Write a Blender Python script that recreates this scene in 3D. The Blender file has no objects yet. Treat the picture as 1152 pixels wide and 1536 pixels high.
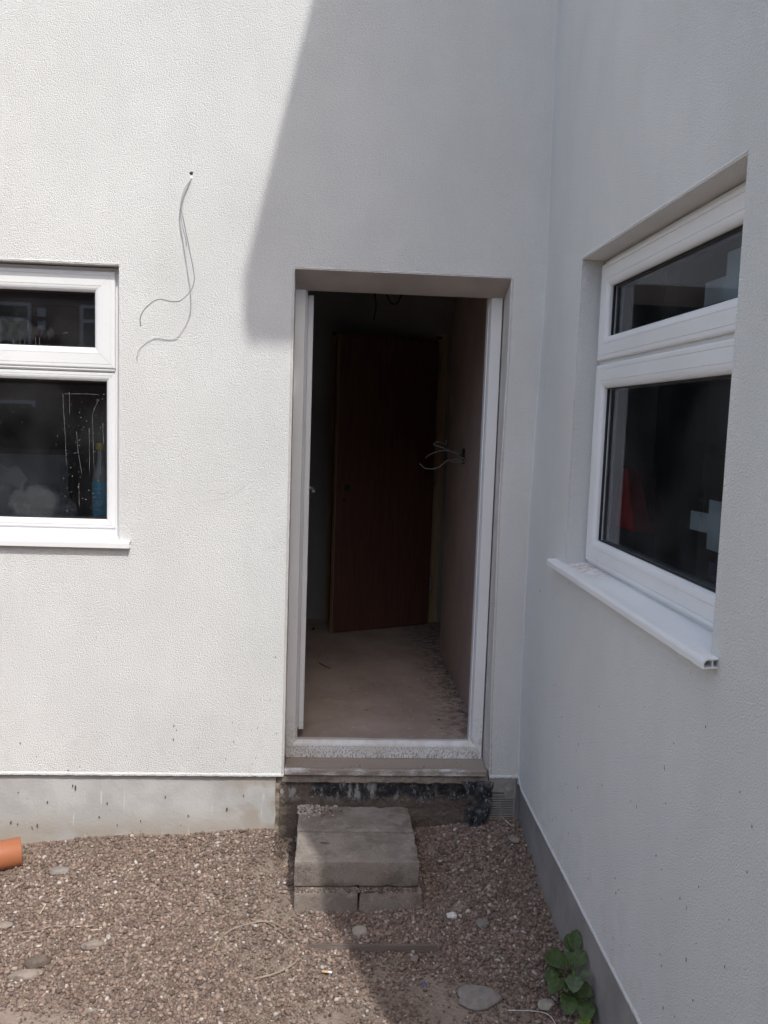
import bpy, bmesh, math, random
import numpy as np
from mathutils import Vector, Matrix, noise

random.seed(7)
rng = np.random.default_rng(11)
scene = bpy.context.scene
COL = scene.collection
R = math.radians

# ------------------------------------------------------------ camera
cam_d = bpy.data.cameras.new('camera')
cam_d.sensor_fit = 'HORIZONTAL'; cam_d.sensor_width = 36.0
cam_d.lens = 36.0 * 1290.0 / 1152.0
cam_d.clip_start = 0.05; cam_d.clip_end = 400
cam = bpy.data.objects.new('camera', cam_d); COL.objects.link(cam)
yaw, pitch, roll = 0.064641, 0.104699, 0.033906
fw = Vector((math.sin(yaw)*math.cos(pitch), math.cos(yaw)*math.cos(pitch), -math.sin(pitch)))
r0 = Vector((math.cos(yaw), -math.sin(yaw), 0)); u0 = r0.cross(fw)
rr = r0*math.cos(roll) + u0*math.sin(roll); uu = -r0*math.sin(roll) + u0*math.cos(roll)
M = Matrix((rr, uu, -fw)).transposed().to_4x4()
M.translation = Vector((0, -3.55, 1.82))
cam.matrix_world = M
scene.camera = cam

# ------------------------------------------------------------ world + sun
SUN = Vector((0.34, -1.0, 1.45)).normalized()          # towards the sun
world = bpy.data.worlds.new('World'); scene.world = world; world.use_nodes = True
nt = world.node_tree; nt.nodes.clear()
sky = nt.nodes.new('ShaderNodeTexSky'); sky.sky_type = 'NISHITA'; sky.sun_disc = False
sky.sun_elevation = math.asin(SUN.z); sky.sun_rotation = math.atan2(SUN.x, SUN.y)
sky.air_density = 1.2; sky.dust_density = 3.0; sky.ozone_density = 0.4
bg = nt.nodes.new('ShaderNodeBackground'); bg.inputs['Strength'].default_value = 0.15
wo = nt.nodes.new('ShaderNodeOutputWorld')
nt.links.new(sky.outputs[0], bg.inputs[0]); nt.links.new(bg.outputs[0], wo.inputs[0])
sl = bpy.data.lights.new('sun', 'SUN'); sl.energy = 2.0; sl.angle = R(0.55); sl.color = (1.0, 0.98, 0.935)
so = bpy.data.objects.new('sun', sl); COL.objects.link(so)
so.rotation_euler = (-SUN).to_track_quat('-Z', 'Y').to_euler()
scene.view_settings.view_transform = 'Standard'; scene.view_settings.look = 'None'
scene.view_settings.gamma = 1.0; scene.view_settings.use_curve_mapping = False
scene.view_settings.exposure = 0.66
scene.render.engine = 'CYCLES'
scene.render.resolution_x = 768; scene.render.resolution_y = 1024
scene.cycles.max_bounces = 10; scene.cycles.diffuse_bounces = 6; scene.cycles.transparent_max_bounces = 12

# ------------------------------------------------------------ material helpers
class NB:
    def __init__(s, name):
        s.m = bpy.data.materials.new(name); s.m.use_nodes = True
        s.t = s.m.node_tree; s.t.nodes.clear()
        s.out = s.t.nodes.new('ShaderNodeOutputMaterial')
        s.p = s.t.nodes.new('ShaderNodeBsdfPrincipled')
        s.t.links.new(s.p.outputs[0], s.out.inputs[0])
        s.tc = s.t.nodes.new('ShaderNodeTexCoord').outputs['Object']
    def n(s, typ, **kw):
        nd = s.t.nodes.new(typ)
        for k, v in kw.items(): setattr(nd, k, v)
        return nd
    def link(s, a, b): s.t.links.new(a, b)
    def setin(s, sock, v):
        if hasattr(v, 'is_output') or isinstance(v, bpy.types.NodeSocket): s.link(v, sock)
        else: sock.default_value = v
    def mapping(s, scale=(1, 1, 1), loc=(0, 0, 0), rot=(0, 0, 0)):
        m = s.n('ShaderNodeMapping'); s.link(s.tc, m.inputs[0])
        m.inputs['Scale'].default_value = scale; m.inputs['Location'].default_value = loc
        m.inputs['Rotation'].default_value = rot
        return m.outputs[0]
    def noise(s, scale, detail=3, rough=0.5, vec=None, dist=0):
        nd = s.n('ShaderNodeTexNoise'); s.link(vec if vec is not None else s.tc, nd.inputs['Vector'])
        nd.inputs['Scale'].default_value = scale; nd.inputs['Detail'].default_value = detail
        nd.inputs['Roughness'].default_value = rough; nd.inputs['Distortion'].default_value = dist
        return nd.outputs['Fac']
    def voro(s, scale, vec=None, feature='F1', out='Distance', rnd=1):
        nd = s.n('ShaderNodeTexVoronoi'); nd.feature = feature
        s.link(vec if vec is not None else s.tc, nd.inputs['Vector'])
        nd.inputs['Scale'].default_value = scale; nd.inputs['Randomness'].default_value = rnd
        return nd.outputs[out]
    def ramp(s, fac, a, b, lo=0.0, hi=1.0):
        nd = s.n('ShaderNodeMapRange'); nd.clamp = True; nd.interpolation_type = 'SMOOTHSTEP'
        s.setin(nd.inputs[0], fac)
        nd.inputs[1].default_value = a; nd.inputs[2].default_value = b
        nd.inputs[3].default_value = lo; nd.inputs[4].default_value = hi
        return nd.outputs[0]
    def math(s, op, a, b=0.0, c=0.0):
        nd = s.n('ShaderNodeMath', operation=op)
        s.setin(nd.inputs[0], a); s.setin(nd.inputs[1], b); s.setin(nd.inputs[2], c)
        return nd.outputs[0]
    def mix(s, fac, a, b):
        nd = s.n('ShaderNodeMix', data_type='RGBA')
        s.setin(nd.inputs[0], fac)
        for i, v in ((6, a), (7, b)):
            if isinstance(v, tuple): v = (*v, 1.0) if len(v) == 3 else v
            s.setin(nd.inputs[i], v)
        return nd.outputs[2]
    def xyz(s):
        nd = s.n('ShaderNodeSeparateXYZ'); s.link(s.tc, nd.inputs[0]); return nd.outputs
    def bump(s, h, dist, strength=1.0, prev=None):
        nd = s.n('ShaderNodeBump'); s.link(h, nd.inputs['Height'])
        nd.inputs['Distance'].default_value = dist; nd.inputs['Strength'].default_value = strength
        if prev is not None: s.link(prev, nd.inputs['Normal'])
        return nd.outputs[0]
    def fin(s, col, rough=0.6, normal=None, metal=0.0, spec=None):
        if isinstance(col, tuple): col = (*col, 1.0) if len(col) == 3 else col
        s.setin(s.p.inputs['Base Color'], col); s.setin(s.p.inputs['Roughness'], rough)
        s.p.inputs['Metallic'].default_value = metal
        if spec is not None: s.p.inputs['Specular IOR Level'].default_value = spec
        if normal is not None: s.link(normal, s.p.inputs['Normal'])
        return s.m

def mat_render():
    b = NB('silicone_render')
    x, y, z = b.xyz()
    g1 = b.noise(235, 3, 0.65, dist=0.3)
    g2 = b.voro(200, out='Distance')
    g = b.math('ADD', b.math('MULTIPLY', g1, 1.3), b.math('MULTIPLY', g2, -0.5))
    low = b.noise(2.2, 2)
    nrm = b.bump(low, 0.012, 0.55)
    nrm = b.bump(g, 0.0040, 1.0, nrm)
    base = b.mix(b.ramp(b.noise(1.6, 4), 0.35, 0.7), (0.745, 0.75, 0.735), (0.80, 0.805, 0.79))
    base = b.mix(b.ramp(g1, 0.36, 0.52, 0.16, 0.0), base, (0.52, 0.52, 0.50))  # pits of the grain tinted darker: recess shade put into the colour
    tw = b.noise(5.5, 5, 0.62, b.mapping((1.0, 1.0, 0.45)))
    base = b.mix(b.ramp(tw, 0.38, 0.66, 0.0, 0.12), base, (0.58, 0.575, 0.55))
    # dust splashed up from the gravel
    lowm = b.math('MULTIPLY', b.ramp(z, 0.30, 0.75, 1.0, 0.0), b.ramp(b.noise(14, 5, 0.65), 0.45, 0.75))
    base = b.mix(b.math('MULTIPLY', lowm, 0.2), base, (0.47, 0.42, 0.36))
    # small mud specks, mostly low down and in two drifting zones
    mp = b.mapping((1, 1, 0.55))
    sp = b.ramp(b.voro(17, mp), 0.045, 0.075, 1.0, 0.0)
    gate = b.ramp(b.noise(5.5, 2), 0.5, 0.62)
    hz = b.ramp(z, 0.4, 1.5, 1.0, 0.12)
    spk = b.math('MULTIPLY', b.math('MULTIPLY', sp, gate), hz)
    base = b.mix(b.math('MULTIPLY', spk, 0.85), base, (0.16, 0.13, 0.11))
    fs = b.math('MULTIPLY', b.ramp(b.voro(70), 0.06, 0.12, 1.0, 0.0), b.ramp(b.noise(9, 3), 0.5, 0.66))
    base = b.mix(b.math('MULTIPLY', fs, 0.35), base, (0.3, 0.27, 0.24))
    # pinkish drifted dust round the arrises of the wing
    return b.fin(base, 0.92, nrm, spec=0.2)

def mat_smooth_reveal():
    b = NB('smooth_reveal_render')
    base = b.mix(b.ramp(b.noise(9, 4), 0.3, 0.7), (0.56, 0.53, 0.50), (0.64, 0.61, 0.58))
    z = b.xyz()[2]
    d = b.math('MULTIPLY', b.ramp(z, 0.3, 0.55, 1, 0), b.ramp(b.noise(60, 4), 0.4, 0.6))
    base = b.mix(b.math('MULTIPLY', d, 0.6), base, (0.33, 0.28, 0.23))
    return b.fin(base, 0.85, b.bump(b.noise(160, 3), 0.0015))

def mat_plinth():
    b = NB('grey_plinth_render')
    x, y, z = b.xyz()
    n1 = b.noise(5, 5, 0.6)
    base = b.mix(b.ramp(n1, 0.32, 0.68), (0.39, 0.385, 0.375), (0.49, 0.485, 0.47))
    # brownish damp towards door end and at the ground
    e = b.math('MULTIPLY', b.ramp(x, -0.62, -0.2), b.ramp(x, 0.2, 0.4, 1, 0))
    e2 = b.math('MULTIPLY', b.ramp(z, 0.02, 0.17, 1, 0), b.ramp(n1, 0.3, 0.55))
    dirt = b.math('MAXIMUM', b.math('MULTIPLY', e, b.ramp(b.noise(9, 4), 0.38, 0.62)), e2)
    base = b.mix(b.math('MULTIPLY', dirt, 0.75), base, (0.30, 0.255, 0.20))
    # scratches, chips
    sc = b.ramp(b.voro(26, b.mapping((1, 1, 0.5), rot=(0, .5, 0))), 0.03, 0.06, 1, 0)
    base = b.mix(b.math('MULTIPLY', b.math('MULTIPLY', sc, b.ramp(b.noise(6), 0.48, 0.56)), 0.85), base, (0.14, 0.12, 0.10))
    wv = b.noise(24, 3, 0.6, b.mapping((3.2, 1, 0.25), rot=(0, -0.35, 0)))
    base = b.mix(b.ramp(wv, 0.66, 0.72, 0, 0.55), base, (0.62, 0.61, 0.59))
    h = b.noise(90, 4, 0.6)
    return b.fin(base, 0.8, b.bump(h, 0.0014, 1.0, b.bump(n1, 0.004, 0.6)))

def mat_plinth_shaded():
    b = NB('shaded_grey_plinth_render')  # same grey as the sunlit plinth, with shade put into the colour
    n1 = b.noise(6, 5, 0.6)
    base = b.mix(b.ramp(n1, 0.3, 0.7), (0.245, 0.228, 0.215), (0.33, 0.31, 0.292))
    sp = b.math('MULTIPLY', b.ramp(b.voro(34), 0.05, 0.09, 1, 0), b.ramp(b.noise(4), 0.55, 0.6))
    base = b.mix(sp, base, (0.6, 0.58, 0.55))
    return b.fin(base, 0.85, b.bump(b.noise(70, 4, 0.6), 0.0016))

def mat_upvc(name='white_upvc', dirt=0.0):
    b = NB(name)
    base = b.mix(b.ramp(b.noise(3, 3), 0.3, 0.7), (0.755, 0.76, 0.765), (0.80, 0.805, 0.81))
    f = b.ramp(b.noise(38, 4, 0.65), 0.55, 0.75, 0, 0.10)
    base = b.mix(f, base, (0.5, 0.46, 0.41))
    rough = 0.34
    if dirt == 1:      # threshold: rows of dried mud droplets
        x, y, z = b.xyz()
        st = b.noise(250, 3, 0.6, b.mapping((1, 1, 0.38)))
        amt = b.math('MULTIPLY', b.ramp(z, 0.342, 0.385, 1.0, 0.8), b.ramp(b.noise(6, 3), 0.2, 0.45, 0.55, 1))
        cut = b.math('MULTIPLY', b.ramp(st, 0.51, 0.58), b.math('MULTIPLY', amt, b.ramp(z, 0.388, 0.398, 1.0, 0.12)))
        base = b.mix(b.math('MULTIPLY', cut, 0.85), base, (0.13, 0.105, 0.085))
        base = b.mix(b.ramp(b.noise(20, 4), 0.35, 0.7, 0.1, 0.5), base, (0.47, 0.43, 0.38))
        rough = 0.7
    if dirt == 2:      # sill under the threshold, muddy
        x, y, z = b.xyz()
        n = b.noise(16, 6, 0.72, b.mapping((0.5, 1, 1.6)))
        n = b.math('ADD', n, b.ramp(y, 0.012, 0.03, 0.0, 0.22))
        base = b.mix(b.ramp(n, 0.36, 0.56, 0.35, 0.96), base, (0.26, 0.215, 0.18))
        sp = b.math('MULTIPLY', b.ramp(b.voro(75), 0.12, 0.25, 1, 0), b.ramp(b.noise(12), 0.42, 0.55))
        base = b.mix(b.math('MULTIPLY', sp, 0.8), base, (0.12, 0.10, 0.085))
        rough = 0.8
    if dirt == 3:      # jambs: dusty foot
        z = b.xyz()[2]
        d = b.math('MULTIPLY', b.ramp(z, 0.35, 0.60, 0.55, 0.0), b.ramp(b.noise(45, 5, 0.7), 0.45, 0.62))
        base = b.mix(d, base, (0.40, 0.35, 0.29))
        sp = b.math('MULTIPLY', b.ramp(b.voro(60), 0.05, 0.09, 1, 0), b.ramp(z, 0.35, 1.2, 0.9, 0.0))
        base = b.mix(sp, base, (0.15, 0.12, 0.1))
    if dirt == 4:      # window board / sill with a dusty end
        x, y, z = b.xyz()
        d = b.math('MULTIPLY', b.math('MULTIPLY', b.ramp(y, -0.95, -0.68, 0, 1), b.ramp(y, -.52, -.46, 1, 0.1)), b.math('MULTIPLY', b.ramp(b.noise(46, 5, 0.75), 0.44, 0.60), b.ramp(x, 0.842, 0.87)))
        base = b.mix(b.math('MULTIPLY', d, 0.6), base, (0.42, 0.20, 0.12))
        sp = b.math('MULTIPLY', b.ramp(b.voro(28), 0.04, 0.07, 1, 0), b.ramp(b.noise(3), 0.45, 0.6))
        base = b.mix(sp, base, (0.1, 0.09, 0.08))
        rough = 0.4
    return b.fin(base, rough, b.bump(b.noise(8, 2), 0.002, 0.3), spec=0.5)

def simple(name, col, rough=0.6, bscale=80, bdist=0.001, var=0.15, spec=None, metal=0):
    b = NB(name)
    c2 = tuple(max(0, c*(1-var)) for c in col); c1 = tuple(min(1, c*(1+var)) for c in col)
    base = b.mix(b.ramp(b.noise(bscale*0.12, 4), 0.3, 0.7), c2, c1)
    return b.fin(base, rough, b.bump(b.noise(bscale, 3), bdist), metal=metal, spec=spec)

def mat_concrete(name, c1, c2, white=0.0, seedoff=0):
    b = NB(name)
    vec = b.mapping(loc=(seedoff, seedoff*0.7, 0))
    n1 = b.noise(9, 5, 0.6, vec)
    base = b.mix(b.ramp(n1, 0.32, 0.68), c1, c2)
    gr = b.noise(260, 2, 0.5, vec)
    base = b.mix(b.ramp(gr, 0.35, 0.65, 0.30, 0.0), base, tuple(c*0.45 for c in c1))
    st = b.ramp(b.noise(3.5, 3, 0.5, vec), 0.5, 0.62, 0, 0.45)
    base = b.mix(st, base, (0.27, 0.22, 0.175))
    if white:
        x, y, z = b.xyz()
        w = b.math('MULTIPLY', b.ramp(b.noise(34, 5, 0.7), 0.44, 0.54), b.math('MULTIPLY', b.ramp(x, -0.15, -0.02, 1, 0), b.ramp(y, 0.0, 0.11)))
        base = b.mix(b.math('MULTIPLY', w, 0.85), base, (0.58, 0.54, 0.48))
    pit = b.math('MULTIPLY', b.ramp(b.voro(95, vec), 0.10, 0.24, 1, 0), b.ramp(b.noise(24, 3, 0.6, vec), 0.48, 0.6))
    base = b.mix(b.math('MULTIPLY', pit, 0.6), base, tuple(c*0.4 for c in c1))
    base = b.mix(b.ramp(b.noise(26, 6, 0.75, vec), 0.54, 0.66, 0, 0.35), base, tuple(c*1.45 for c in c2))
    base = b.mix(b.ramp(b.noise(13, 6, 0.7, b.mapping(loc=(4, 2, seedoff))), 0.50, 0.62, 0, 0.45), base, (0.12, 0.092, 0.075))
    h = b.math('ADD', b.math('MULTIPLY', gr, 0.7), b.noise(60, 5, 0.7, vec))
    h = b.math('ADD', h, b.math('MULTIPLY', pit, -0.8))
    return b.fin(base, 0.93, b.bump(h, 0.0050), spec=0.15)

def mat_tar():
    b = NB('black_bitumen_coating')
    x, y, z = b.xyz()
    n = b.noise(9, 6, 0.65); n2 = b.noise(30, 5, 0.7, b.mapping((1, 1, 0.45)))
    base = b.mix(b.ramp(b.noise(60, 3), 0.3, 0.7), (0.016, 0.017, 0.021), (0.040, 0.040, 0.045))
    # brown dirt: lower part mostly, patchy
    dl = b.math('ADD', b.ramp(z, 0.13, 0.25, 0.50, 0.0), b.math('MULTIPLY', n, 0.9))
    dl = b.math('ADD', dl, b.ramp(x, -0.14, 0.06, 0.24, 0.0))
    base = b.mix(b.ramp(dl, 0.54, 0.70), base, (0.125, 0.10, 0.082))
    base = b.mix(b.ramp(z, 0.262, 0.276), base, (0.20, 0.17, 0.14))
    wm = b.math('MULTIPLY', b.ramp(n2, 0.49, 0.60), b.math('MULTIPLY', b.ramp(z, 0.17, 0.23), b.ramp(b.noise(5, 2), 0.36, 0.50)))
    base = b.mix(b.math('MULTIPLY', wm, 0.7), base, (0.42, 0.42, 0.41))
    ws = b.math('MULTIPLY', b.ramp(b.noise(95, 4, 0.7), 0.6, 0.66), 0.6)
    base = b.mix(ws, base, (0.34, 0.33, 0.31))
    h = b.noise(42, 6, 0.7)
    return b.fin(base, b.ramp(dl, 0.5, 0.7, 0.42, 0.9), b.bump(h, 0.010), spec=0.35)

def mat_flap():
    b = NB('black_polythene_membrane')
    n2 = b.noise(55, 6, 0.72, b.mapping((1.3, 1.3, 0.6)))
    base = b.mix(b.ramp(n2, 0.56, 0.64, 0, 0.75), (0.022, 0.024, 0.030), (0.42, 0.43, 0.43))
    base = b.mix(b.ramp(b.noise(14, 4), 0.52, 0.66, 0, 0.7), base, (0.12, 0.10, 0.085))
    return b.fin(base, 0.38, b.bump(b.noise(60, 5, 0.7), 0.006), spec=0.5)

def mat_ground():
    b = NB('packed_brown_soil')
    n = b.noise(6, 6, 0.65)
    base = b.mix(b.ramp(n, 0.3, 0.7), (0.18, 0.142, 0.116), (0.28, 0.225, 0.185))
    v = b.voro(90)
    base = b.mix(b.ramp(v, 0.1, 0.5, 0.25, 0.0), base, (0.30, 0.26, 0.22))
    h = b.math('ADD', b.math('MULTIPLY', v, -0.6), b.noise(60, 5, 0.7))
    return b.fin(base, 0.95, b.bump(h, 0.006), spec=0.1)

def mat_gravel():
    b = NB('crushed_gravel')
    a = b.n('ShaderNodeAttribute', attribute_name='tint')
    c = a.outputs['Color']
    m = b.mix(b.ramp(b.noise(420, 3), 0.35, 0.65, 0.0, 0.35), c, (0.20, 0.165, 0.14))
    return b.fin(m, 0.9, b.bump(b.noise(600, 2), 0.0008), spec=0.2)

def mat_stone(name, c1, c2):
    b = NB(name)
    base = b.mix(b.ramp(b.noise(30, 5, 0.65), 0.3, 0.7), c1, c2)
    return b.fin(base, 0.9, b.bump(b.noise(150, 4, 0.65), 0.0025), spec=0.2)

def mat_glass(name, smear=None):
    b = NB(name)
    t = b.t; t.nodes.remove(b.p)
    fr = b.n('ShaderNodeFresnel'); fr.inputs['IOR'].default_value = 1.52
    tr = b.n('ShaderNodeBsdfTransparent'); tr.inputs[0].default_value = (0.80, 0.83, 0.85, 1)
    gl = b.n('ShaderNodeBsdfGlossy'); gl.inputs['Roughness'].default_value = 0.01
    gl.inputs['Color'].default_value = (0.92, 0.95, 1.0, 1)
    nb = b.bump(b.noise(1.5, 1), 0.002, 0.35); b.link(nb, gl.inputs['Normal'])
    mx = b.n('ShaderNodeMixShader'); b.link(fr.outputs[0], mx.inputs[0])
    b.link(tr.outputs[0], mx.inputs[1]); b.link(gl.outputs[0], mx.inputs[2])
    # dust specks and dried splashes on the outer face
    df = b.n('ShaderNodeBsdfDiffuse'); df.inputs[0].default_value = (0.62, 0.64, 0.66, 1)
    x, y, z = b.xyz()
    sp = b.math('MULTIPLY', b.ramp(b.voro(36), 0.035, 0.06, 1, 0), b.ramp(b.noise(7), 0.47, 0.56))
    mask = b.math('MULTIPLY', sp, 0.55)
    haze = b.ramp(b.noise(4, 4), 0.35, 0.8, 0.004, 0.035)
    mask = b.math('MAXIMUM', mask, haze)
    if smear:
        for (sx, sz, rx, rz, amt) in smear:
            dx = b.math('DIVIDE', b.math('SUBTRACT', x, sx), rx); dz = b.math('DIVIDE', b.math('SUBTRACT', z, sz), rz)
            q = b.math('ADD', b.math('MULTIPLY', dx, dx), b.math('MULTIPLY', dz, dz))
            q = b.math('ADD', q, b.math('MULTIPLY', b.math('SUBTRACT', b.noise(18, 5, 0.7, b.mapping((1.0, 1, 0.35))), 0.5), 2.6))
            q = b.ramp(q, 0.55, 1.15, 1, 0)
            q = b.math('MULTIPLY', q, b.ramp(b.noise(48, 4, 0.7), 0.3, 0.7, 0.5, 1.0))
            mask = b.math('MAXIMUM', mask, b.math('MULTIPLY', q, amt))
    m2 = b.n('ShaderNodeMixShader'); b.link(mask, m2.inputs[0])
    b.link(mx.outputs[0], m2.inputs[1]); b.link(df.outputs[0], m2.inputs[2])
    b.link(m2.outputs[0], b.out.inputs[0])
    return b.m

def mat_wood(name, c1, c2, axis='z', rough=0.5, grain=1.0):
    b = NB(name)
    sc = {'z': (16, 16, 1.0), 'x': (1.0, 16, 16), 'y': (16, 1.0, 16)}[axis]
    g = b.noise(3*grain, 6, 0.62, b.mapping(sc), 0.6)
    base = b.mix(b.ramp(g, 0.3, 0.7), c1, c2)
    return b.fin(base, rough, b.bump(g, 0.0006))

def mat_brick():
    b = NB('red_brick_courses')
    br = b.n('ShaderNodeTexBrick'); mp = b.mapping((1, 1, 1), rot=(R(90), 0, 0)); b.link(mp, br.inputs['Vector'])
    br.inputs['Scale'].default_value = 1.0; br.inputs['Brick Width'].default_value = 0.225
    br.inputs['Row Height'].default_value = 0.075; br.inputs['Mortar Size'].default_value = 0.008
    br.inputs['Color1'].default_value = (0.22, 0.075, 0.05, 1); br.inputs['Color2'].default_value = (0.15, 0.055, 0.04, 1)
    br.inputs['Mortar'].default_value = (0.22, 0.19, 0.16, 1)
    return b.fin(br.outputs['Color'], 0.9, b.bump(br.outputs['Fac'], -0.004))

def mat_plaster(name, c1, c2, stain=None):
    b = NB(name)
    base = b.mix(b.ramp(b.noise(2.2, 5, 0.6), 0.3, 0.7), c1, c2)
    base = b.mix(b.ramp(b.noise(40, 4, 0.7), 0.56, 0.66, 0, 0.3), base, tuple(c*0.6 for c in c1))
    return b.fin(base, 0.9, b.bump(b.noise(20, 4), 0.002))

def mat_floor():
    b = NB('dusty_screed_floor')
    x, y, z = b.xyz()
    base = b.mix(b.ramp(b.noise(3.2, 5, 0.6), 0.3, 0.7), (0.30, 0.235, 0.205), (0.41, 0.335, 0.295))
    base = b.mix(b.ramp(b.noise(28, 4, 0.7), 0.6, 0.66, 0, 0.5), base, (0.48, 0.42, 0.38))
    base = b.mix(b.math('MULTIPLY', b.ramp(x, 0.45, 0.70), b.ramp(b.noise(22, 5, 0.7), 0.42, 0.6)), base, (0.15, 0.12, 0.10))
    return b.fin(base, 0.85, b.bump(b.noise(45, 5, 0.65), 0.003))

def mat_leaf(name, c1, c2):
    b = NB(name)
    base = b.mix(b.ramp(b.noise(60, 4), 0.3, 0.7), c1, c2)
    v = b.voro(160, feature='DISTANCE_TO_EDGE')
    base = b.mix(b.ramp(v, 0.02, 0.09, 0.35, 0.0), base, tuple(c*1.7 for c in c2))
    b.p.inputs['Subsurface Weight'].default_value = 0.0
    return b.fin(base, 0.5, b.bump(v, 0.0022), spec=0.4)

MR = mat_render(); MREV = mat_smooth_reveal(); MPL = mat_plinth(); MPL_SHADE = mat_plinth_shaded()
MU = mat_upvc(); MU_T = mat_upvc('muddy_threshold_upvc', 1); MU_S = mat_upvc('muddy_sill_upvc', 2)
MU_J = mat_upvc('dusty_jamb_upvc', 3); MU_W = mat_upvc('dusty_window_sill_upvc', 4)
MGASK = simple('black_rubber_gasket', (0.02, 0.02, 0.022), 0.6)
MTAR = mat_tar(); MFLAP = mat_flap(); MGND = mat_ground(); MGRAV = mat_gravel()
MMORT = mat_concrete('sandy_mortar', (0.22, 0.18, 0.135), (0.36, 0.31, 0.245))
MGLASS = mat_glass('window_glass')
MGLASS_L = mat_glass('smeared_window_glass', [(-1.31, 2.135, 0.20, 0.05, 0.06), (-1.22, 1.44, 0.11, 0.075, 0.08)])
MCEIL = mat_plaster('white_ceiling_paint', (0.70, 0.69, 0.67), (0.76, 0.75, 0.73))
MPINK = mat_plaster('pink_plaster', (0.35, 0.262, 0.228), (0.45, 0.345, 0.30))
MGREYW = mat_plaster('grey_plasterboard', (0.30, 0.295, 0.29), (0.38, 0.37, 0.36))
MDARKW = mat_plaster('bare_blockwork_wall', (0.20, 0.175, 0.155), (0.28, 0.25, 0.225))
MFLOOR = mat_floor()
MBDOOR = mat_wood('dark_red_brown_veneer', (0.10, 0.043, 0.031), (0.15, 0.066, 0.046), rough=0.55)
MPINE = mat_wood('pale_softwood', (0.34, 0.23, 0.13), (0.46, 0.33, 0.20))
MTWIG = mat_wood('dry_twig', (0.20, 0.155, 0.115), (0.33, 0.27, 0.21), 'x')
MSTRAW = simple('dry_straw', (0.55, 0.47, 0.36), 0.7)
MBOARD = mat_wood('weathered_timber', (0.10, 0.08, 0.068), (0.165, 0.135, 0.115), 'x', 0.9)
MBRICK = mat_brick()

# ------------------------------------------------------------ object helpers
def link(o, parent=None):
    COL.objects.link(o)
    if parent is not None: o.parent = parent
    return o
def mesh_obj(name, verts, faces, mat, parent=None, smooth=False, mats=None, midx=None):
    me = bpy.data.meshes.new(name); me.from_pydata([tuple(v) for v in verts], [], faces)
    if mats:
        for m in mats: me.materials.append(m)
        if midx is not None: me.polygons.foreach_set('material_index', midx)
    elif mat: me.materials.append(mat)
    bm = bmesh.new(); bm.from_mesh(me)
    bmesh.ops.recalc_face_normals(bm, faces=bm.faces); bm.to_mesh(me); bm.free()
    if smooth: me.polygons.foreach_set('use_smooth', [True]*len(me.polygons))
    me.update()
    return link(bpy.data.objects.new(name, me), parent)
def bm_obj(name, bm, mat, parent=None, smooth=False):
    me = bpy.data.meshes.new(name); bmesh.ops.recalc_face_normals(bm, faces=bm.faces)
    bm.to_mesh(me); bm.free(); me.materials.append(mat)
    if smooth: me.polygons.foreach_set('use_smooth', [True]*len(me.polygons))
    return link(bpy.data.objects.new(name, me), parent)
def tag(o, label=None, cat=None, group=None, kind=None):
    if label: o['label'] = label
    if cat: o['category'] = cat
    if group: o['group'] = group
    if kind: o['kind'] = kind
    return o
def empty(name, loc=(0, 0, 0), label=None, cat=None, group=None, parent=None):
    o = bpy.data.objects.new(name, None); o.empty_display_size = 0.1; link(o, parent); o.location = loc
    return tag(o, label, cat, group)
class MB:
    def __init__(s): s.v = []; s.f = []
    def box(s, x0, x1, y0, y1, z0, z1):
        b = len(s.v)
        s.v += [(x0,y0,z0),(x1,y0,z0),(x1,y1,z0),(x0,y1,z0),(x0,y0,z1),(x1,y0,z1),(x1,y1,z1),(x0,y1,z1)]
        s.f += [tuple(b+i for i in q) for q in ((0,3,2,1),(4,5,6,7),(0,1,5,4),(1,2,6,5),(2,3,7,6),(3,0,4,7))]
        return s
    def quad(s, *p):
        b = len(s.v); s.v += list(p); s.f.append(tuple(range(b, b+len(p)))); return s
    def prism(s, prof, a, b_, fn):
        """extrude closed 2d profile from a to b_, fn(p, t) -> xyz"""
        n = len(prof); b = len(s.v)
        s.v += [fn(p, a) for p in prof] + [fn(p, b_) for p in prof]
        s.f += [(b+i, b+(i+1) % n, b+n+(i+1) % n, b+n+i) for i in range(n)]
        s.f += [tuple(b+i for i in range(n)), tuple(b+n+i for i in reversed(range(n)))]
        return s
    def tube(s, pts, r, seg=8, cap=True):
        b = len(s.v); P = [Vector(p) for p in pts]; n = len(P)
        t0 = (P[1]-P[0]).normalized(); up = Vector((0, 0, 1)) if abs(t0.z) < .9 else Vector((1, 0, 0))
        u = t0.cross(up).normalized()
        for i in range(n):
            t = (P[min(i+1, n-1)]-P[max(i-1, 0)]).normalized()
            u = (u - t*u.dot(t)).normalized(); w = t.cross(u)
            rr_ = r[i] if isinstance(r, (list, tuple)) else r
            for k in range(seg):
                a = 2*math.pi*k/seg; s.v.append(tuple(P[i] + (u*math.cos(a)+w*math.sin(a))*rr_))
        for i in range(n-1):
            for k in range(seg):
                k2 = (k+1) % seg
                s.f.append((b+i*seg+k, b+i*seg+k2, b+(i+1)*seg+k2, b+(i+1)*seg+k))
        if cap:
            s.f.append(tuple(b+k for k in range(seg))); s.f.append(tuple(b+(n-1)*seg+k for k in reversed(range(seg))))
        return s
    def build(s, name, mat, parent=None, smooth=False): return mesh_obj(name, s.v, s.f, mat, parent, smooth)
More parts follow.
